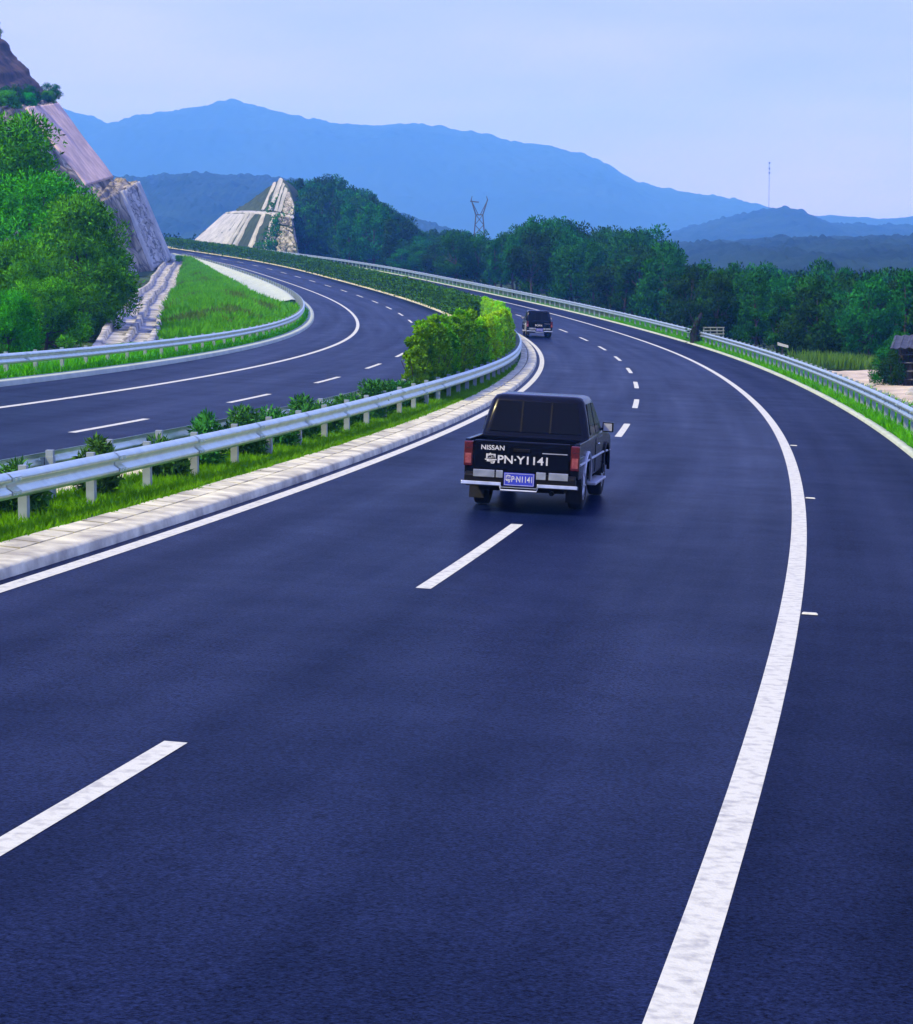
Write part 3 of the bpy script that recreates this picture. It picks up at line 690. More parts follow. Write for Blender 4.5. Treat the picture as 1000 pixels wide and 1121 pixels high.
r_ = np.random.default_rng(31)
for k in range(22):
    c = float(r_.uniform(2.6, 5.2)); row = 5.0 + float(r_.uniform(.1, .95)) if k < 15 else float(r_.choice([1.5, 3.5])); q = bil(cut, np.array([c]), np.array([row]))[0]
    tree(random.choice(bam[2:] + bushy[:1]), q[0], q[1], q[2] - .3, float(r_.uniform(1.2, 2.4)), 4.0, 'dark scrubby bush growing on the brown bank at the top of the left cutting' if k < 15 else 'small bush on the ledge of the left cutting', 'scrub on the brown bank' if k < 15 else 'bushes on the ledges of the cutting', 'bush', wide=1.2)
CH = np.array([(92,-22.0),(100,-22.9),(107,-23.6),(131,-26.4),(160,-28.6),(190,-29.3),(237,-27.9),(275,-25.4),(304,-22.9),(326,-21.6)], float)
def chute():
    s = srange(93, 322, 1.2); o = np.interp(s, CH[:, 0], CH[:, 1])
    prof = [(-1.35, -.1), (-1.3, .55), (-1.0, .58), (-.95, .22), (-.15, .22), (-.1, .46), (.15, .46), (.2, .12), (.95, .12), (1.0, .36), (1.28, .34), (1.33, -.2)]
    j = np.random.default_rng(9)
    v = np.stack([P(s, o + a + j.normal(size=len(s))*.015, (b + .12)*sm(s, 96, 109) - .25*(1 - sm(s, 96, 109)) + j.normal(size=len(s))*.012) for a, b in prof], 1).reshape(-1, 3); k = len(prof)
    i = (np.arange(len(s)-1)[:, None]*k + np.arange(k-1)[None]).ravel()
    ob = obj('drainage_chute', mesh_np('drainage_chute', v, np.stack([i, i+1, i+k+1, i+k], 1), M['pale_stone']))
    tag(ob, 'long double stone drainage chute running down between the rocks and the grass mound', 'drainage chute')
chute()
def mound():
    s = srange(104, 322, 2); us = np.linspace(0, 1, 14); rows = []
    right = np.where(s < 178, -18.0, -20.96); right = np.interp(s, [104, 172, 182, 330], [-18.0, -18.0, -20.96, -20.96])
    left = np.interp(s, CH[:, 0], CH[:, 1]) + 1.36; left = np.minimum(left, right - .2)
    hump = lambda u: .22*sm(s, 103, 115) + .95*np.sin(math.pi*np.clip((u-.12)/.88, 0, 1))**.9*sm(s, 103, 135)*(1 - .5*sm(s, 280, 322))
    v = np.stack([P(s, right*(1-u) + left*u, (hump(u) if 0 < u < 1 else .02)) for u in us], 1).reshape(-1, 3); k = len(us)
    i = (np.arange(len(s)-1)[:, None]*k + np.arange(k-1)[None]).ravel()
    ob = obj('grass_mound', mesh_np('grass_mound', v, np.stack([i, i+1, i+k+1, i+k], 1)[:, ::-1], M['mound'], True)); tag(ob, 'bright green mound on the inside of the bend', 'mound', kind='structure')
    r = np.random.default_rng(11); n = 60000; q = 104 + 217*r.random(n); u = r.random(n)
    rt = np.interp(q, s, right); lf = np.interp(q, s, left); hm = .17*sm(q, 103, 115) + .95*np.sin(math.pi*np.clip((u-.12)/.88, 0, 1))**.9*sm(q, 103, 135)*(1 - .5*sm(q, 280, 322))
    pick = r.random(n) > .75*sm(q, 255, 320) + .5*(1 - sm(q, 104, 118))
    oo = rt*(1-u) + lf*u; dry = vnoise(q/9, oo/2.5, 91) + .6*vnoise(q/3, oo, 92) > .75
    grass('dry_mound_grass', q[pick & dry], oo[pick & dry], hm[pick & dry], .5, .10, M['dry_grass'], 'yellowish tufts scattered over the grass mound', r); pick &= ~dry
    g = grass('mound_grass', q[pick], oo[pick], hm[pick], .55, .10, M['grass'], 'bright green grass growing over the mound', r)
M['mound'] = mat('mound_turf', (.06, .20, .014), .95, (.13, .10, .045), .10, 6, .50, .68, spec=.1, bump=.8, bscale=2)
mound()

# faced cutting on the right side of the far bend
B2 = [0, 4, 5, 12]
fc = netrows([
    (470, [(198,276),(247,233),(257,231),(268,224)], B2),
    (452, [(240,276),(268,233),(276,231),(291,207)], B2),
    (436, [(270,278),(289,234),(296,232),(309,194)], B2),
    (420, [(298,280),(306,235),(310,234),(317,206)], B2),
    (404, [(327,282),(319,238),(321,236),(324,228)], B2)])
fs = net('faced_slope', fc, 0, 4, 0, 3, 90, 50, M['slope_grass'], 0, rough(21, .12)); tag(fs, 'triangular cutting of the far bend faced in pale concrete strips', 'slope', kind='structure')
bk = [[fc[3][k] for k in range(5)], [(x+2, y+45, z-3) for x, y, z in fc[3]]]
net('slope_back', bk, 0, 4, 0, 1, 20, 10, M['slope_grass'], 0, None, fs)
FAC = [(0.02, 1.12, .03, .97, 'slab', None, 'broad smooth pale concrete panel at the left end of the triangular cutting'),
       (1.20, 1.28, .02, 1.0, 'slab', None, 'first thin concrete drain beside the broad panel of the triangular cutting'),
       (1.38, 1.50, .02, 1.0, 'slab', None, 'second thin concrete drain of the triangular cutting'),
       (1.98, 2.10, .02, 1.0, 'strip', None, 'concrete strip in the middle of the triangular cutting'),
       (2.62, 2.78, .02, 1.0, 'strip', None, 'concrete strip bordering the stone panel of the triangular cutting'),
       (2.80, 3.96, .02, .74, 'pale_stone', 5, 'pale rough stone panel at the right foot of the triangular cutting'),
       (2.86, 3.95, .78, .99, 'pale_stone', 6, 'stone band above the rough panel of the triangular cutting'),
       (1.55, 1.66, 2.04, 2.97, 'strip', None, 'long thin rib up to the left of the apex of the triangular cutting'),
       (1.90, 2.16, 2.04, 2.98, 'slab', None, 'wide pale rib leading to the apex of the triangular cutting'),
       (2.36, 2.52, 2.04, 2.94, 'slab', None, 'short pale rib just right of the apex of the triangular cutting'),
       (2.66, 2.82, 2.04, 2.90, 'slab', None, 'second short pale rib right of the apex of the triangular cutting'),
       (3.0, 3.9, 2.04, 2.90, 'pale_stone', 7, 'stone facing at the right of the upper tier of the triangular cutting')]
for a, b, c, d, mm, rg, l in FAC:
    o = net('concrete_facing' if b - a > .5 else 'concrete_rib', fc, a, b, c, d, 30 if b - a > .5 else 5, 30, M[mm], .28 if b - a < .5 else .16, rough(rg, .2) if rg else None)
    tag(o, l, 'slope facing', 'facings of the triangular cutting')
o = net('berm', fc, 0, 4, 1.0, 2.0, 60, 3, M['strip'], .10); tag(o, 'level concrete berm crossing the triangular cutting halfway up', 'berm', kind='structure')

# ------------------------------------------------------------------ sandy clearing with a shed, things by the right rail
def sand():
    xs = np.linspace(8, 44, 60); ys = np.linspace(56, 126, 90); X, Y = np.meshgrid(xs, ys)
    r = np.random.default_rng(5); Z = H(X, Y) + .10 + .05*np.sin(X*1.7 + Y)*np.sin(Y*.8) + r.normal(size=X.shape)*.03
    s_, o_, _ = road_coords(X, Y); o_ = o_.reshape(X.shape)
    edge = np.minimum(np.minimum((o_ - 8.3)/1.2, (Y - 58)/4), np.minimum((119 + 2*np.sin(X*.6) - Y)/3, (43 - X)/4)); Z -= .55*(1 - np.clip(edge, 0, 1))
    n, k = X.shape; i = (np.arange(n-1)[:, None]*k + np.arange(k-1)[None]).ravel()
    tag(obj('sand', mesh_np('sand', np.stack([X, Y, Z], -1).reshape(-1, 3), np.stack([i, i+1, i+k+1, i+k], 1), M['sand'], True)), 'bare sandy clearing behind the right guardrail', 'sand', kind='structure')
sand()
def xy_grass(name, X, Y, ln, wd, m, label, r):
    c = np.stack([X, Y, H(X, Y) + .05], -1); n = len(X); d = np.stack([r.normal(size=n)*.3, r.normal(size=n)*.3, np.ones(n)], 1)
    v, f = leaves_np(c, d, ln*r.uniform(.4, 1.2, n), wd*r.uniform(.7, 1.3, n), r); tag(obj(name, mesh_np(name, v, f, m)), label, 'grass', kind='stuff')
r = np.random.default_rng(77)
n = 9000; xs_ = r.uniform(13, 32, n); ys_ = 117 + 8*r.random(n); k_ = road_coords(xs_, ys_)[1] > 9.2; n = int(k_.sum()); xy_grass('tall_grass', xs_[k_], ys_[k_], .85, .07, M['dry_grass'], 'tall yellowish grass at the far side of the sandy clearing', r)
n = 260; Xs = r.uniform(13, 26, n); Ys = 64 + 44*r.random(n)
for k in range(26):
    X, Y = float(r.uniform(13.5, 21)), float(r.uniform(74, 108)); q = r.uniform(.12, .34)
    s_, o_, _ = road_coords([X], [Y])
    if o_[0] < 9.4: continue
    d = rdir(14, r); me = bpy.data.meshes.new('stone')
    import bmesh
    bm = bmesh.new(); bmesh.ops.create_icosphere(bm, subdivisions=2, radius=1)
    for v in bm.verts: v.co *= q*(1 + .35*math.sin(3*v.co.x + k) * math.cos(4*v.co.y)); v.co.z *= .6
    bm.to_mesh(me); bm.free(); me.materials.append(M['pale_stone'])
    o = obj('stone', me, None, (X, Y, gz(X, Y) + .10)); tag(o, 'small pale stone lying on the sandy clearing', 'stone', 'stones on the sandy clearing')

M['dark_wood'] = mat('dark_timber', (.035, .030, .028), .85, (.075, .068, .06), 7, 5, .35, .65, bump=.4, mapscale=(1, 1, .2))
M['tin'] = mat('weathered_tin', (.07, .075, .08), .6, (.025, .027, .03), 3, 5, .35, .65, metal=.4)
M['pale_paint'] = mat('pale_paint', (.34, .38, .30), .6, (.22, .25, .20), 5, 4)
M['black'] = mat('black_void', (.008, .008, .009), .9)
def shed():
    p = at(1003, 400, 98); z = gz(p[0], 98); e = empty('shed', (p[0], 98, z), -.25); tag(e, 'dark open timber shed with a sloping tin roof at the edge of the sandy clearing', 'shed')
    for x in (-.62, .9, 2.6):
        for y, h in ((-.9, 1.72), (1.0, 2.05)):
            m = MB(); m.tube([(x, y, -.1), (x + .02, y, h)], [.06, .05], 7); m.build('post', M['tin'] if y < 0 else M['dark_wood'], e)
    m = MB(); n = 40
    for k in range(n):
        x0 = -.95 + 4.0*k/n; a = .03*math.sin(k*1.9); b_ = .03*math.sin((k+1)*1.9); x1 = x0 + 4.0/n
        m.slab([(x0, -1.25, 1.68 + a + .05*x0), (x1, -1.25, 1.68 + b_ + .05*x1), (x1, 1.25, 2.10 + b_ + .05*x1), (x0, 1.25, 2.10 + a + .05*x0)], .03)
    m.build('roof', M['tin'], e)
    m = MB(); [m.box((-.7 + .34*k, .96, .0), (-.7 + .34*k + .32, 1.0, 1.95)) for k in range(10)]; m.build('back_wall', M['dark_wood'], e)
    m = MB(); [m.box((.96, -.8 + .3*k, .0), (1.0, -.8 + .3*k + .28, 1.7)) for k in range(6)]; m.build('partition', M['dark_wood'], e)
    m = MB(); [m.tube([(-.7, -.88, .35 + .35*k), (.95, -.9, .45 + .33*k)], .035, 6) for k in range(4)]; m.build('rail', M['tin'], e)
    for k in range(5):
        m = MB(); a = k*.7; x, y = -.35 + .33*k, -.2 + .25*math.sin(a)
        m.tube([(x, y, 0), (x + .1*math.cos(a), y, .55), (x + .15, y + .05, .95)], [.17, .15, .09], 8)
        o = m.build('sack', M['dark_wood']); o.location = Vector((p[0], 98, z)); o.rotation_euler = (0, 0, -.25); tag(o, 'dark upright sack stored inside the timber shed', 'sack', 'sacks in the shed')
shed()
for k, (dx, dy, hh) in enumerate(((-1.15, -.9, 1.5), (-1.0, .5, 1.9), (1.6, 1.9, 2.3), (-.2, 1.9, 2.2))):
    p = at(1003, 400, 98); X, Y = p[0] + dx, 98 + dy
    tree(random.choice(bushy), X, Y, gz(X, Y), hh, 5.0, 'dark scrub bush growing against the timber shed', 'scrub round the timber shed', 'bush', wide=.75)
def by_rail():
    # pale slatted frame and dark stake at the break in the rail
    q = P(142.5, 8.6, -.1); e = empty('barrier_frame', q, -heading(140)); tag(e, 'small pale slatted barrier frame behind the break in the guardrail', 'barrier')
    for x in (-.62, -.2, .22, .62): m = MB(); m.box((x-.03, -.03, -.4), (x+.03, .03, 1.05)); m.build('upright', M['pale_paint'], e)
    for z in (.62, .82, 1.02): m = MB(); m.box((-.68, -.06, z-.035), (.68, -.032, z+.035)); m.build('slat', M['pale_paint'], e)
    q = P(137.0, 6.72, .05); e = empty('dead_sapling', q); tag(e, 'dark crooked sapling standing in the break of the right guardrail', 'sapling')
    m = MB(); m.tube([(0,0,0), (-.05,0,.5), (.06,.02,1.0), (.28,0,1.55)], [.24,.21,.15,.06], 7); m.tube([(.05,0,.9), (-.2,0,1.3), (-.25,0,1.5)], [.05,.03,.01], 5)
    m.tube([(-.04,0,.5),(.25,.05,.75),(.42,.05,.8)],[.05,.03,.01],5); m.build('trunk', M['black'], e)
    r = np.random.default_rng(2); v, f = crown_np(np.array([(.15,0,1.1),(-.1,0,.7),(.1,.1,.4),(0,0,.2)]), np.array([.24,.26,.30,.36]), 90, .16, .06, r); obj('foliage', mesh_np('foliage', v, f, M['leaf']), e); e.scale = (1.35, 1.35, 1.2)
    p = at(857, 378.5, 112); z = gz(p[0], 112); e = empty('sign_board', (p[0], 112, z), .2); tag(e, 'small blank white board on a stake behind the right guardrail', 'board')
    m = MB(); m.box((-.03,-.03,-.1), (.03,.03,p[2]-z+.05)); m.build('stake', M['dark_wood'], e)
    m = MB(); m.slab([(-.26,-.06,p[2]-z+.03),(.26,-.06,p[2]-z-.10),(.26,-.04,p[2]-z+.02),(-.26,-.04,p[2]-z+.17)], .03); m.build('panel', M['paint'], e)
by_rail()

# ------------------------------------------------------------------ pylon and radio mast
M['steel_dark'] = mat('tower_steel', (.05, .06, .07), .6, (.08, .09, .10), 2, 3, metal=.3)
def pylon():
    Y = 520; b = at(525, 252, Y); z0 = gz(b[0], Y); k = Y/F; X = b[0]
    e = empty('pylon', (X, Y, z0)); tag(e, 'steel pylon with two raised arms standing above the wood', 'pylon')
    zt = lambda py: at(525, py, Y)[2] - z0
    hw = zt(235)
    legs = []
    for sx in (-1, 1):
        for sy in (-1, 1):
            m = MB(); m.tube([(sx*2.0, sy*2.0, 0), (sx*.75, sy*.75, hw)], [.16, .13], 5); m.build('leg', M['steel_dark'], e)
    m = MB(); n = 7
    for i in range(n):
        a, c = i/n, (i+1)/n; wa, wc = 2.0 - 1.25*a, 2.0 - 1.25*c
        for (x0, y0, x1, y1) in ((-1,-1,1,-1), (1,-1,1,1), (1,1,-1,1), (-1,1,-1,-1)):
            m.tube([(x0*wa, y0*wa, hw*a), (x1*wc, y1*wc, hw*c)], .07, 4); m.tube([(x1*wa, y1*wa, hw*a), (x0*wc, y0*wc, hw*c)], .07, 4)
    m.build('bracing', M['steel_dark'], e)
    top = zt(217)
    for sx in (-1, 1):
        m = MB()
        for sy in (-.5, .5): m.tube([(sx*.75, sy, hw), (sx*1.25, sy, hw + (top-hw)*.45), (sx*1.75, sy*.5, top - .3), (sx*1.55, sy*.2, top + .5)], [.15,.14,.12,.06], 5)
        m.tube([(sx*.2, 0, hw), (sx*1.5, 0, top - .9)], .09, 5); m.tube([(sx*.75, -.5, hw), (sx*1.25, .4, hw + (top-hw)*.5), (sx*1.7, -.2, top-.4)], .07, 4); m.build('arm', M['steel_dark'], e)
    m = MB(); m.tube([(-2.0, 0, top-.6), (-.1, 0, top-.8)], .13, 5); m.tube([(-.75, 0, hw), (.75, 0, hw)], .13, 5); m.build('crossarm', M['steel_dark'], e)
pylon()
def mast():
    Y = 2585; b = at(842, 231, Y); t = at(842, 178, Y); h = t[2] - b[2] + 8
    e = empty('radio_mast', (b[0], Y, b[2] - 8)); tag(e, 'thin radio mast standing on the low blue hill', 'mast')
    m = MB()
    for k in range(3): a = k*2.094; m.tube([(.55*math.cos(a), .55*math.sin(a), 0), (.35*math.cos(a), .35*math.sin(a), h)], .09, 5)
    for k in range(40):
        z = h*k/40; z1 = h*(k+1)/40; a = (k % 3)*2.094; m.tube([(.5*math.cos(a), .5*math.sin(a), z), (.5*math.cos(a+2.09), .5*math.sin(a+2.09), z1)], .05, 4)
    m.build('lattice', M['steel_dark'], e)
    for q in (1.0, .90, .82):
        m = MB(); m.tube([(0, 0, h*q - 1.3), (0, 0, h*q + .9)], [.75, .75], 8); m.tube([(-.9, 0, h*q), (1.3, 0, h*q + .4)], .2, 5); m.build('antenna', M['steel_dark'], e)
mast()

# ------------------------------------------------------------------ pickup trucks
M['car_paint'] = mat('black_car_paint', (.0015, .0022, .007), .22, spec=.14, coat=.03)
M['trim'] = mat('black_trim', (.004, .004, .005), .6, spec=.15)
M['glass'] = mat('dark_glass', (.002, .003, .006), .22, spec=.10)
M['chrome'] = mat('chrome', (.60, .62, .58), .24, (.42, .44, .42), 6, 3, metal=.7)
M['chrome_matt'] = mat('brushed_metal', (.52, .53, .54), .45, (.40, .41, .43), 9, 3, metal=.4)
M['rubber'] = mat('tyre_rubber', (.005, .005, .0055), .9, (.009, .009, .0095), 14, 4)
M['red_lens'] = mat('red_lens', (.10, .006, .006), .2, (.06, .004, .005), 30, 2, coat=.4)
M['pale_lens'] = mat('pale_lens', (.30, .08, .07), .25, (.22, .04, .04), 25, 2)
M['plate_blue'] = mat('plate_blue', (.03, .045, .42), .4)
M['white_ink'] = mat('white_lettering', (.62, .62, .58), .6, (.44, .44, .42), 14, 5, .4, .7)

def text(name, body, size, m, parent, loc, xscale=1.0, ext=.003, bold=0.0):
    c = bpy.data.curves.new(name, 'FONT'); c.body = body; c.size = size; c.extrude = ext; c.align_x = 'CENTER'; c.align_y = 'CENTER'; c.offset = bold
    tmp = bpy.data.objects.new(name, c); COL.objects.link(tmp)
    me = bpy.data.meshes.new_from_object(tmp.evaluated_get(bpy.context.evaluated_depsgraph_get())); bpy.data.objects.remove(tmp)
    me.materials.clear(); me.materials.append(m); o = obj(name, me, parent, loc)
    o.rotation_euler = (R(90), 0, 0); o.scale = (xscale, 1, 1); return o

def arc(cx, cz, r, a0, a1, n): return [(cx + r*math.cos(R(a0 + (a1-a0)*k/n)), cz + r*math.sin(R(a0 + (a1-a0)*k/n))) for k in range(n + 1)]
def rr(x, y0, y1, z, rad, n=5):
    """rounded rectangle ring in plan, counter-clockwise"""
    out = []
    for cx, cy, a in ((x-rad, y1-rad, 0), (-x+rad, y1-rad, 90), (-x+rad, y0+rad, 180), (x-rad, y0+rad, 270)):
        out += [(cx + rad*math.cos(R(a + 90*k/n)), cy + rad*math.sin(R(a + 90*k/n)), z) for k in range(n + 1)]
    return out

def pickup(label, badge, number, plate):
    root = empty('pickup_truck'); tag(root, label, 'pickup truck')
    X = .83
    # lower body with wheel arches, bonnet and bed floor
    prof = [(-1.14, .52), (-.52, .50)] + arc(0, .36, .50, 163, 17, 12) + [(.52, .46), (2.32, .46)] + arc(2.85, .36, .50, 163, 17, 12) + \
           [(3.38, .48), (3.70, .50), (3.78, .62), (3.76, .86), (3.66, .97), (3.30, 1.03), (2.42, 1.10), (.28, 1.07), (.28, .86), (-1.14, .86)]
    m = MB(); m.prism(prof, -X, X); body = m.build('body', M['car_paint'], root, bevel=.035)
    for sx in (-1, 1):
        m = MB(); m.prism([(-1.14, .865), (.30, .865), (.30, 1.03), (.26, 1.065), (-1.10, 1.065), (-1.14, 1.03)], sx*(X - .07), sx*(X + .004)); m.build('bed_side', M['car_paint'], root, bevel=.012)
        m = MB(); m.tube([(sx*(X + .006), -1.05, .74), (sx*(X + .008), .3, .75), (sx*(X + .008), 2.3, .75), (sx*(X + .006), 3.5, .72)], .018, 6); m.build('side_moulding', M['chrome_matt'], root)
        # wheel arch lips and running board
        for cy in (0, 2.85):
            m = MB(); a = [(sx*(X + .012), y, z) for y, z in arc(cy, .36, .515, 175, 5, 16)]; m.tube(a, .028, 6); m.build('wheel_arch', M['chrome_matt'] if cy == 0 else M['trim'], root)
        m = MB(); m.box((min(sx*(X-.1), sx*(X+.09)), .62, .33), (max(sx*(X-.1), sx*(X+.09)), 2.24, .37)); m.build('running_board', M['chrome_matt'], root, bevel=.01)
        m = MB(); m.slab([(sx*.60, -.60, .14), (sx*.82, -.60, .14), (sx*.82, -.585, .46), (sx*.60, -.585, .46)], .008); m.build('mud_flap', M['rubber'], root)
        # tail lamp
        lo, hi = sorted((sx*(X - .12), sx*(X + .008)))
        m = MB(); m.box((lo, -1.165, .66), (hi, -1.06, 1.03)); tl = m.build('tail_light', M['red_lens'], root, bevel=.015)
        m = MB(); m.box((lo + .018, -1.172, .70), (hi - .018, -1.16, .85)); m.build('lens', M['pale_lens'], tl, bevel=.004)
        m = MB(); m.box((lo + .015, -1.171, .93), (hi - .015, -1.16, .935)); m.build('lens_edge', M['trim'], tl)
    m = MB(); m.box((-X + .14, -1.165, .58), (X - .14, -1.10, 1.055)); tg = m.build('tailgate', M['car_paint'], root, bevel=.018)
    m = MB(); m.box((-X + .20, -1.171, .985), (X - .20, -1.15, 1.0)); m.build('crease', M['chrome_matt'] if False else M['car_paint'], tg, bevel=.004)
    m = MB(); m.box((.30, -1.174, .893), (.66, -1.162, .905)); m.build('trim_strip', M['chrome_matt'], tg)
    m = MB(); m.box((-.12, -1.178, .90), (.12, -1.16, .95)); m.build('handle', M['trim'], tg, bevel=.008)
    if badge: text('lettering', badge, .098, M['white_ink'], tg, (-.42, -1.168, .945), 1.05, bold=.0015)
    if number: text('lettering', number, .165, M['white_ink'], tg, (-.06, -1.168, .775), 1.12, bold=.003)
    # rear bumper: step bumper with bright corner plates and a recess for the number plate
    m = MB(); m.prism([(-1.30, .40), (-1.10, .36), (-1.06, .58), (-1.24, .58), (-1.30, .54)], -.80, .80); bp = m.build('rear_bumper', M['trim'], root, bevel=.015)
    for a, b in ((-.67, -.36), (-.34, -.24), (.24, .38), (.42, .70)): m = MB(); m.box((a, -1.312, .515), (b, -1.29, .625)); m.build('reflector_plate', M['chrome'], bp, bevel=.006)
    for sx in (-1, 1):
        lo, hi = sorted((sx*.26, sx*.84)); m = MB()
        m.prism([(-1.335, .395), (-1.20, .375), (-1.19, .43), (-1.325, .452)], lo, hi); m.build('bright_bar', M['chrome'], bp, bevel=.01)
    m = MB(); m.tube([(-.27, -1.32, .40), (-.26, -1.335, .335), (.26, -1.335, .335), (.27, -1.32, .40)], .018, 6); m.box((-.26, -1.345, .375), (.26, -1.33, .388)); m.build('plate_guard', M['chrome'], bp)
    m = MB(); m.box((-.22, -1.322, .405), (.22, -1.315, .60)); pl = m.build('licence_plate', M['plate_blue'], root, bevel=.004)
    m = MB()
    for a, b, c, d in ((-.21, .21, .585, .590), (-.21, .21, .415, .420), (-.21, -.205, .415, .59), (.205, .21, .415, .59)): m.box((a, -1.3245, c), (b, -1.321, d))
    m.build('border', M['white_ink'], pl)
    text('lettering', plate, .125, M['white_ink'], pl, (0, -1.3235, .502), .72, .001, .002)
    m = MB(); m.box((-.62, -1.02, .30), (.62, .9, .52)); m.box((-.5, .5, .26), (.5, 3.4, .46)); m.tube([(-.7, 0, .36), (.7, 0, .36)], .06, 8); m.tube([(0, 0, .36), (.0, .0, .36 + .01)], .15, 10); m.tube([(.45, -1.12, .30), (.45, .4, .32)], .035, 8); m.build('chassis', M['trim'], root)
    # cab
    Z = [(1.06, .815, .32, 2.50, .10), (1.10, .81, .33, 2.44, .10), (1.36, .755, .42, 2.10, .10), (1.60, .695, .52, 1.78, .10), (1.665, .655, .57, 1.68, .10), (1.69, .58, .66, 1.56, .09)]
    rings = [rr(x, y0, y1, z, q) for z, x, y0, y1, q in Z]; k = len(rings[0])
    vs = [p for r_ in rings for p in r_]
    fs_ = [(i*k + j, i*k + (j+1) % k, (i+1)*k + (j+1) % k, (i+1)*k + j) for i in range(len(rings)-1) for j in range(k)] + [tuple((len(rings)-1)*k + j for j in range(k))]
    cab = obj('cab', mesh_np('cab', vs, fs_, M['car_paint'], True), root)
    zs = [q[0] for q in Z]
    def ex(z): return [float(np.interp(z, zs, [q[i] for q in Z])) for i in (1, 2, 3)]
    def pane(name, pts, t=.012): m = MB(); m.slab(pts, t); return m.build(name, M['glass'], cab, bevel=.003)
    z0, z1 = 1.115, 1.585; a, b = ex(z0), ex(z1)
    rw = pane('rear_window', [(-a[0] + .115, a[1] - .004, z0), (a[0] - .115, a[1] - .004, z0), (b[0] - .105, b[1] - .004, z1), (-b[0] + .105, b[1] - .004, z1)])
    for x in (-.22, .22): m = MB(); m.slab([(x - .012, a[1] - .018, z0), (x + .012, a[1] - .018, z0), (x + .011, b[1] - .018, z1), (x - .011, b[1] - .018, z1)], .004); m.build('glazing_bar', M['trim'], rw)
    pane('windscreen', [(a[0] - .12, a[2] + .004, z0), (-a[0] + .12, a[2] + .004, z0), (-b[0] + .11, b[2] + .004, z1), (b[0] - .11, b[2] + .004, z1)])
    for sx in (-1, 1):
        def sp(y, z, e=.004): return (sx*(ex(z)[0] + e), y, z)
        q = [sp(1.28, z0), sp(2.12, z0), sp(1.56, z1), sp(1.26, z1)]; pane('side_window', q if sx > 0 else q[::-1])
        q = [sp(.50, z0), sp(1.18, z0), sp(1.17, z1), sp(.68, z1)]; pane('side_window', q if sx > 0 else q[::-1])
        # door with handle
        m = MB(); q = [(sx*(X + .001), 1.22, .50), (sx*(X + .001), 2.26, .50), (sx*(X + .001), 2.26, 1.03), (sx*(X + .001), 1.22, 1.03)]
        m.slab(q if sx > 0 else q[::-1], .007); d = m.build('door', M['car_paint'], root, bevel=.004)
        m = MB(); m.tube([(sx*(X + .02), 1.30, .94), (sx*(X + .035), 1.36, .94), (sx*(X + .035), 1.46, .94), (sx*(X + .02), 1.50, .94)], .013, 6); m.build('handle', M['chrome'], d)
        # mirror
        m = MB(); m.tube([(sx*.78, 2.16, 1.12), (sx*.88, 2.14, 1.15)], .022, 6)
        lo, hi = sorted((sx*.84, sx*1.01)); m.box((lo, 2.06, 1.09), (hi, 2.18, 1.25)); mr = m.build('mirror', M['car_paint'], root, bevel=.03)
        m = MB(); m.box((lo + .02, 2.052, 1.11), (hi - .02, 2.062, 1.23)); m.build('mirror_glass', M['chrome_matt'], mr)
        lo, hi = sorted((sx*.55, sx*.80)); m = MB(); m.box((lo, 3.70, .68), (hi, 3.775, .82)); m.build('headlight', M['pale_lens'] if False else M['chrome'], root, bevel=.01)
        for cy in (0, 2.85):
            tp = [(-.105, .22), (-.115, .30), (-.10, .345), (-.07, .36), (.07, .36), (.10, .345), (.115, .30), (.105, .22)]
            w_ = empty('wheel', (sx*.70, cy, .36)); w_.parent = root
            m = MB(); m.lathe_x(tp, 0, 0, 0, 36); [m.box((-.075 + .05*(j % 3), .352*math.cos(j*.35) - .012, .352*math.sin(j*.35) - .012), (-.04 + .05*(j % 3), .352*math.cos(j*.35) + .012, .352*math.sin(j*.35) + .012)) for j in range(18)]
            m.build('tyre', M['rubber'], w_, True)
            m = MB(); e = sx*.07; m.lathe_x([(e, .23), (e + sx*.03, .225), (e + sx*.02, .19), (e - sx*.02, .17), (e, .06), (e + sx*.02, .0)], 0, 0, 0, 30)
            for j in range(6): c_, s_ = math.cos(j*1.047), math.sin(j*1.047); m.tube([(e + sx*.012, .05*c_, .05*s_), (e + sx*.018, .20*c_, .20*s_)], .024, 6)
            m.build('rim', M['chrome_matt'], w_, True)
    m = MB(); m.box((-.5, 3.765, .66), (.5, 3.79, .82)); m.build('grille', M['chrome_matt'], root, bevel=.008)
    m = MB(); m.prism([(3.72, .44), (3.88, .46), (3.90, .60), (3.74, .64)], -.82, .82); m.build('front_bumper', M['trim'], root, bevel=.02)
    return root

def park(o, s, off, yaw=0.0, k=1.0, zk=1.0):
    f = Vector(P(s + .5, off) - P(s - .5, off)).normalized(); r_ = Vector(P(s, off + .5) - P(s, off - .5)).normalized()
    r_ = (r_ - f*r_.dot(f)).normalized(); u = r_.cross(f)
    mtx = Matrix((r_, f, u)).transposed().to_4x4() @ Matrix.Rotation(-yaw, 4, 'Z') @ Matrix.Diagonal((k, k, k*zk, 1))
    mtx.translation = Vector(P(s, off)) + u*.004
    o.matrix_world = mtx
park(pickup('black pickup truck with white lettering on its tailgate driving along the dashed line', 'NISSAN', '粤PN·Y1141', '粤P·N1141'), 25.6, -.17, .015, .985, .965)
park(pickup('distant dark pickup truck half hidden behind the bright median hedge', '', 'POPX', '粤P·3K52'), 138.2, -2.80, 0, .95)

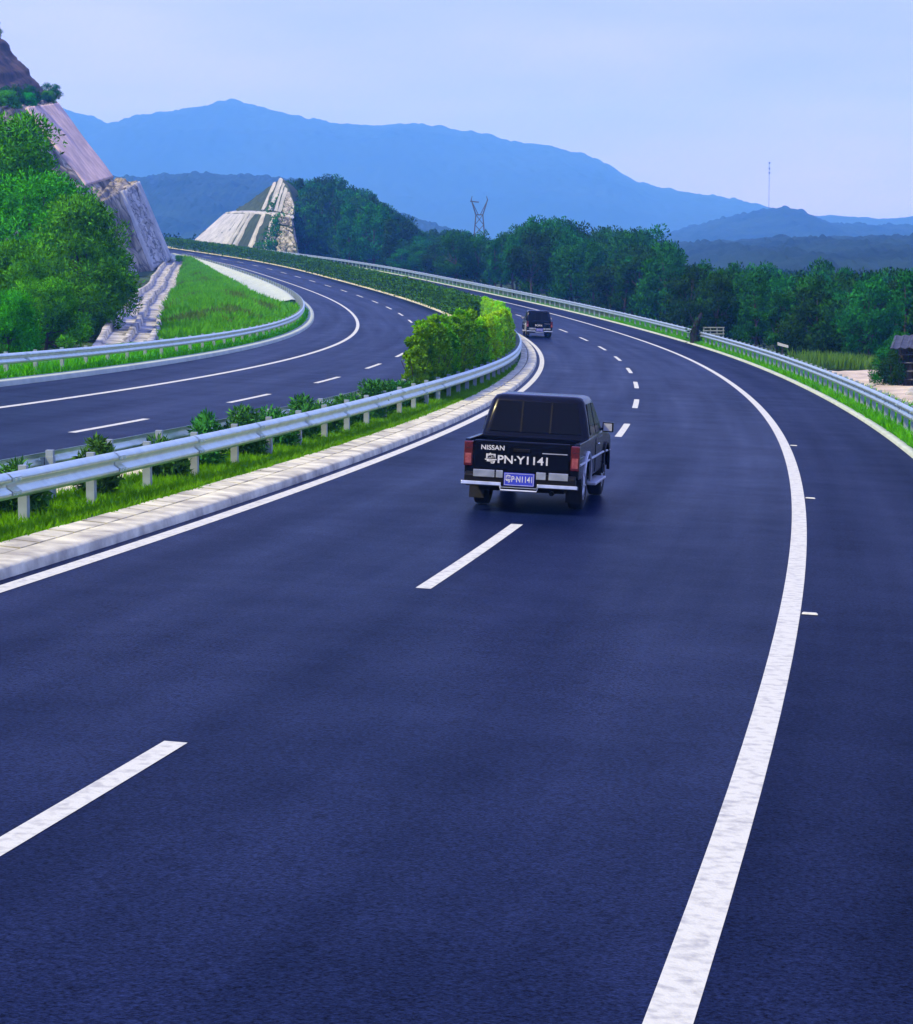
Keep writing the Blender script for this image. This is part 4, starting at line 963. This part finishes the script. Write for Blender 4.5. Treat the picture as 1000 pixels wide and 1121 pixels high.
# ------------------------------------------------------------------ hazy air
def haze():
    m = bpy.data.materials.new('hazy_air'); m.use_nodes = True; t = m.node_tree; t.nodes.remove(t.nodes['Principled BSDF'])
    v = t.nodes.new('ShaderNodeVolumePrincipled'); v.inputs['Density'].default_value = .00036
    v.inputs['Color'].default_value = (.11, .38, 1.0, 1); v.inputs['Absorption Color'].default_value = (1, 1, 1, 1); v.inputs['Anisotropy'].default_value = .1
    t.links.new(v.outputs[0], t.nodes['Material Output'].inputs['Volume'])
    b = MB(); b.box((-7500, -7000, -25), (7500, 7400, 400)); tag(b.build('haze', m), 'blue hazy air filling the valley', 'haze', kind='stuff')
haze()
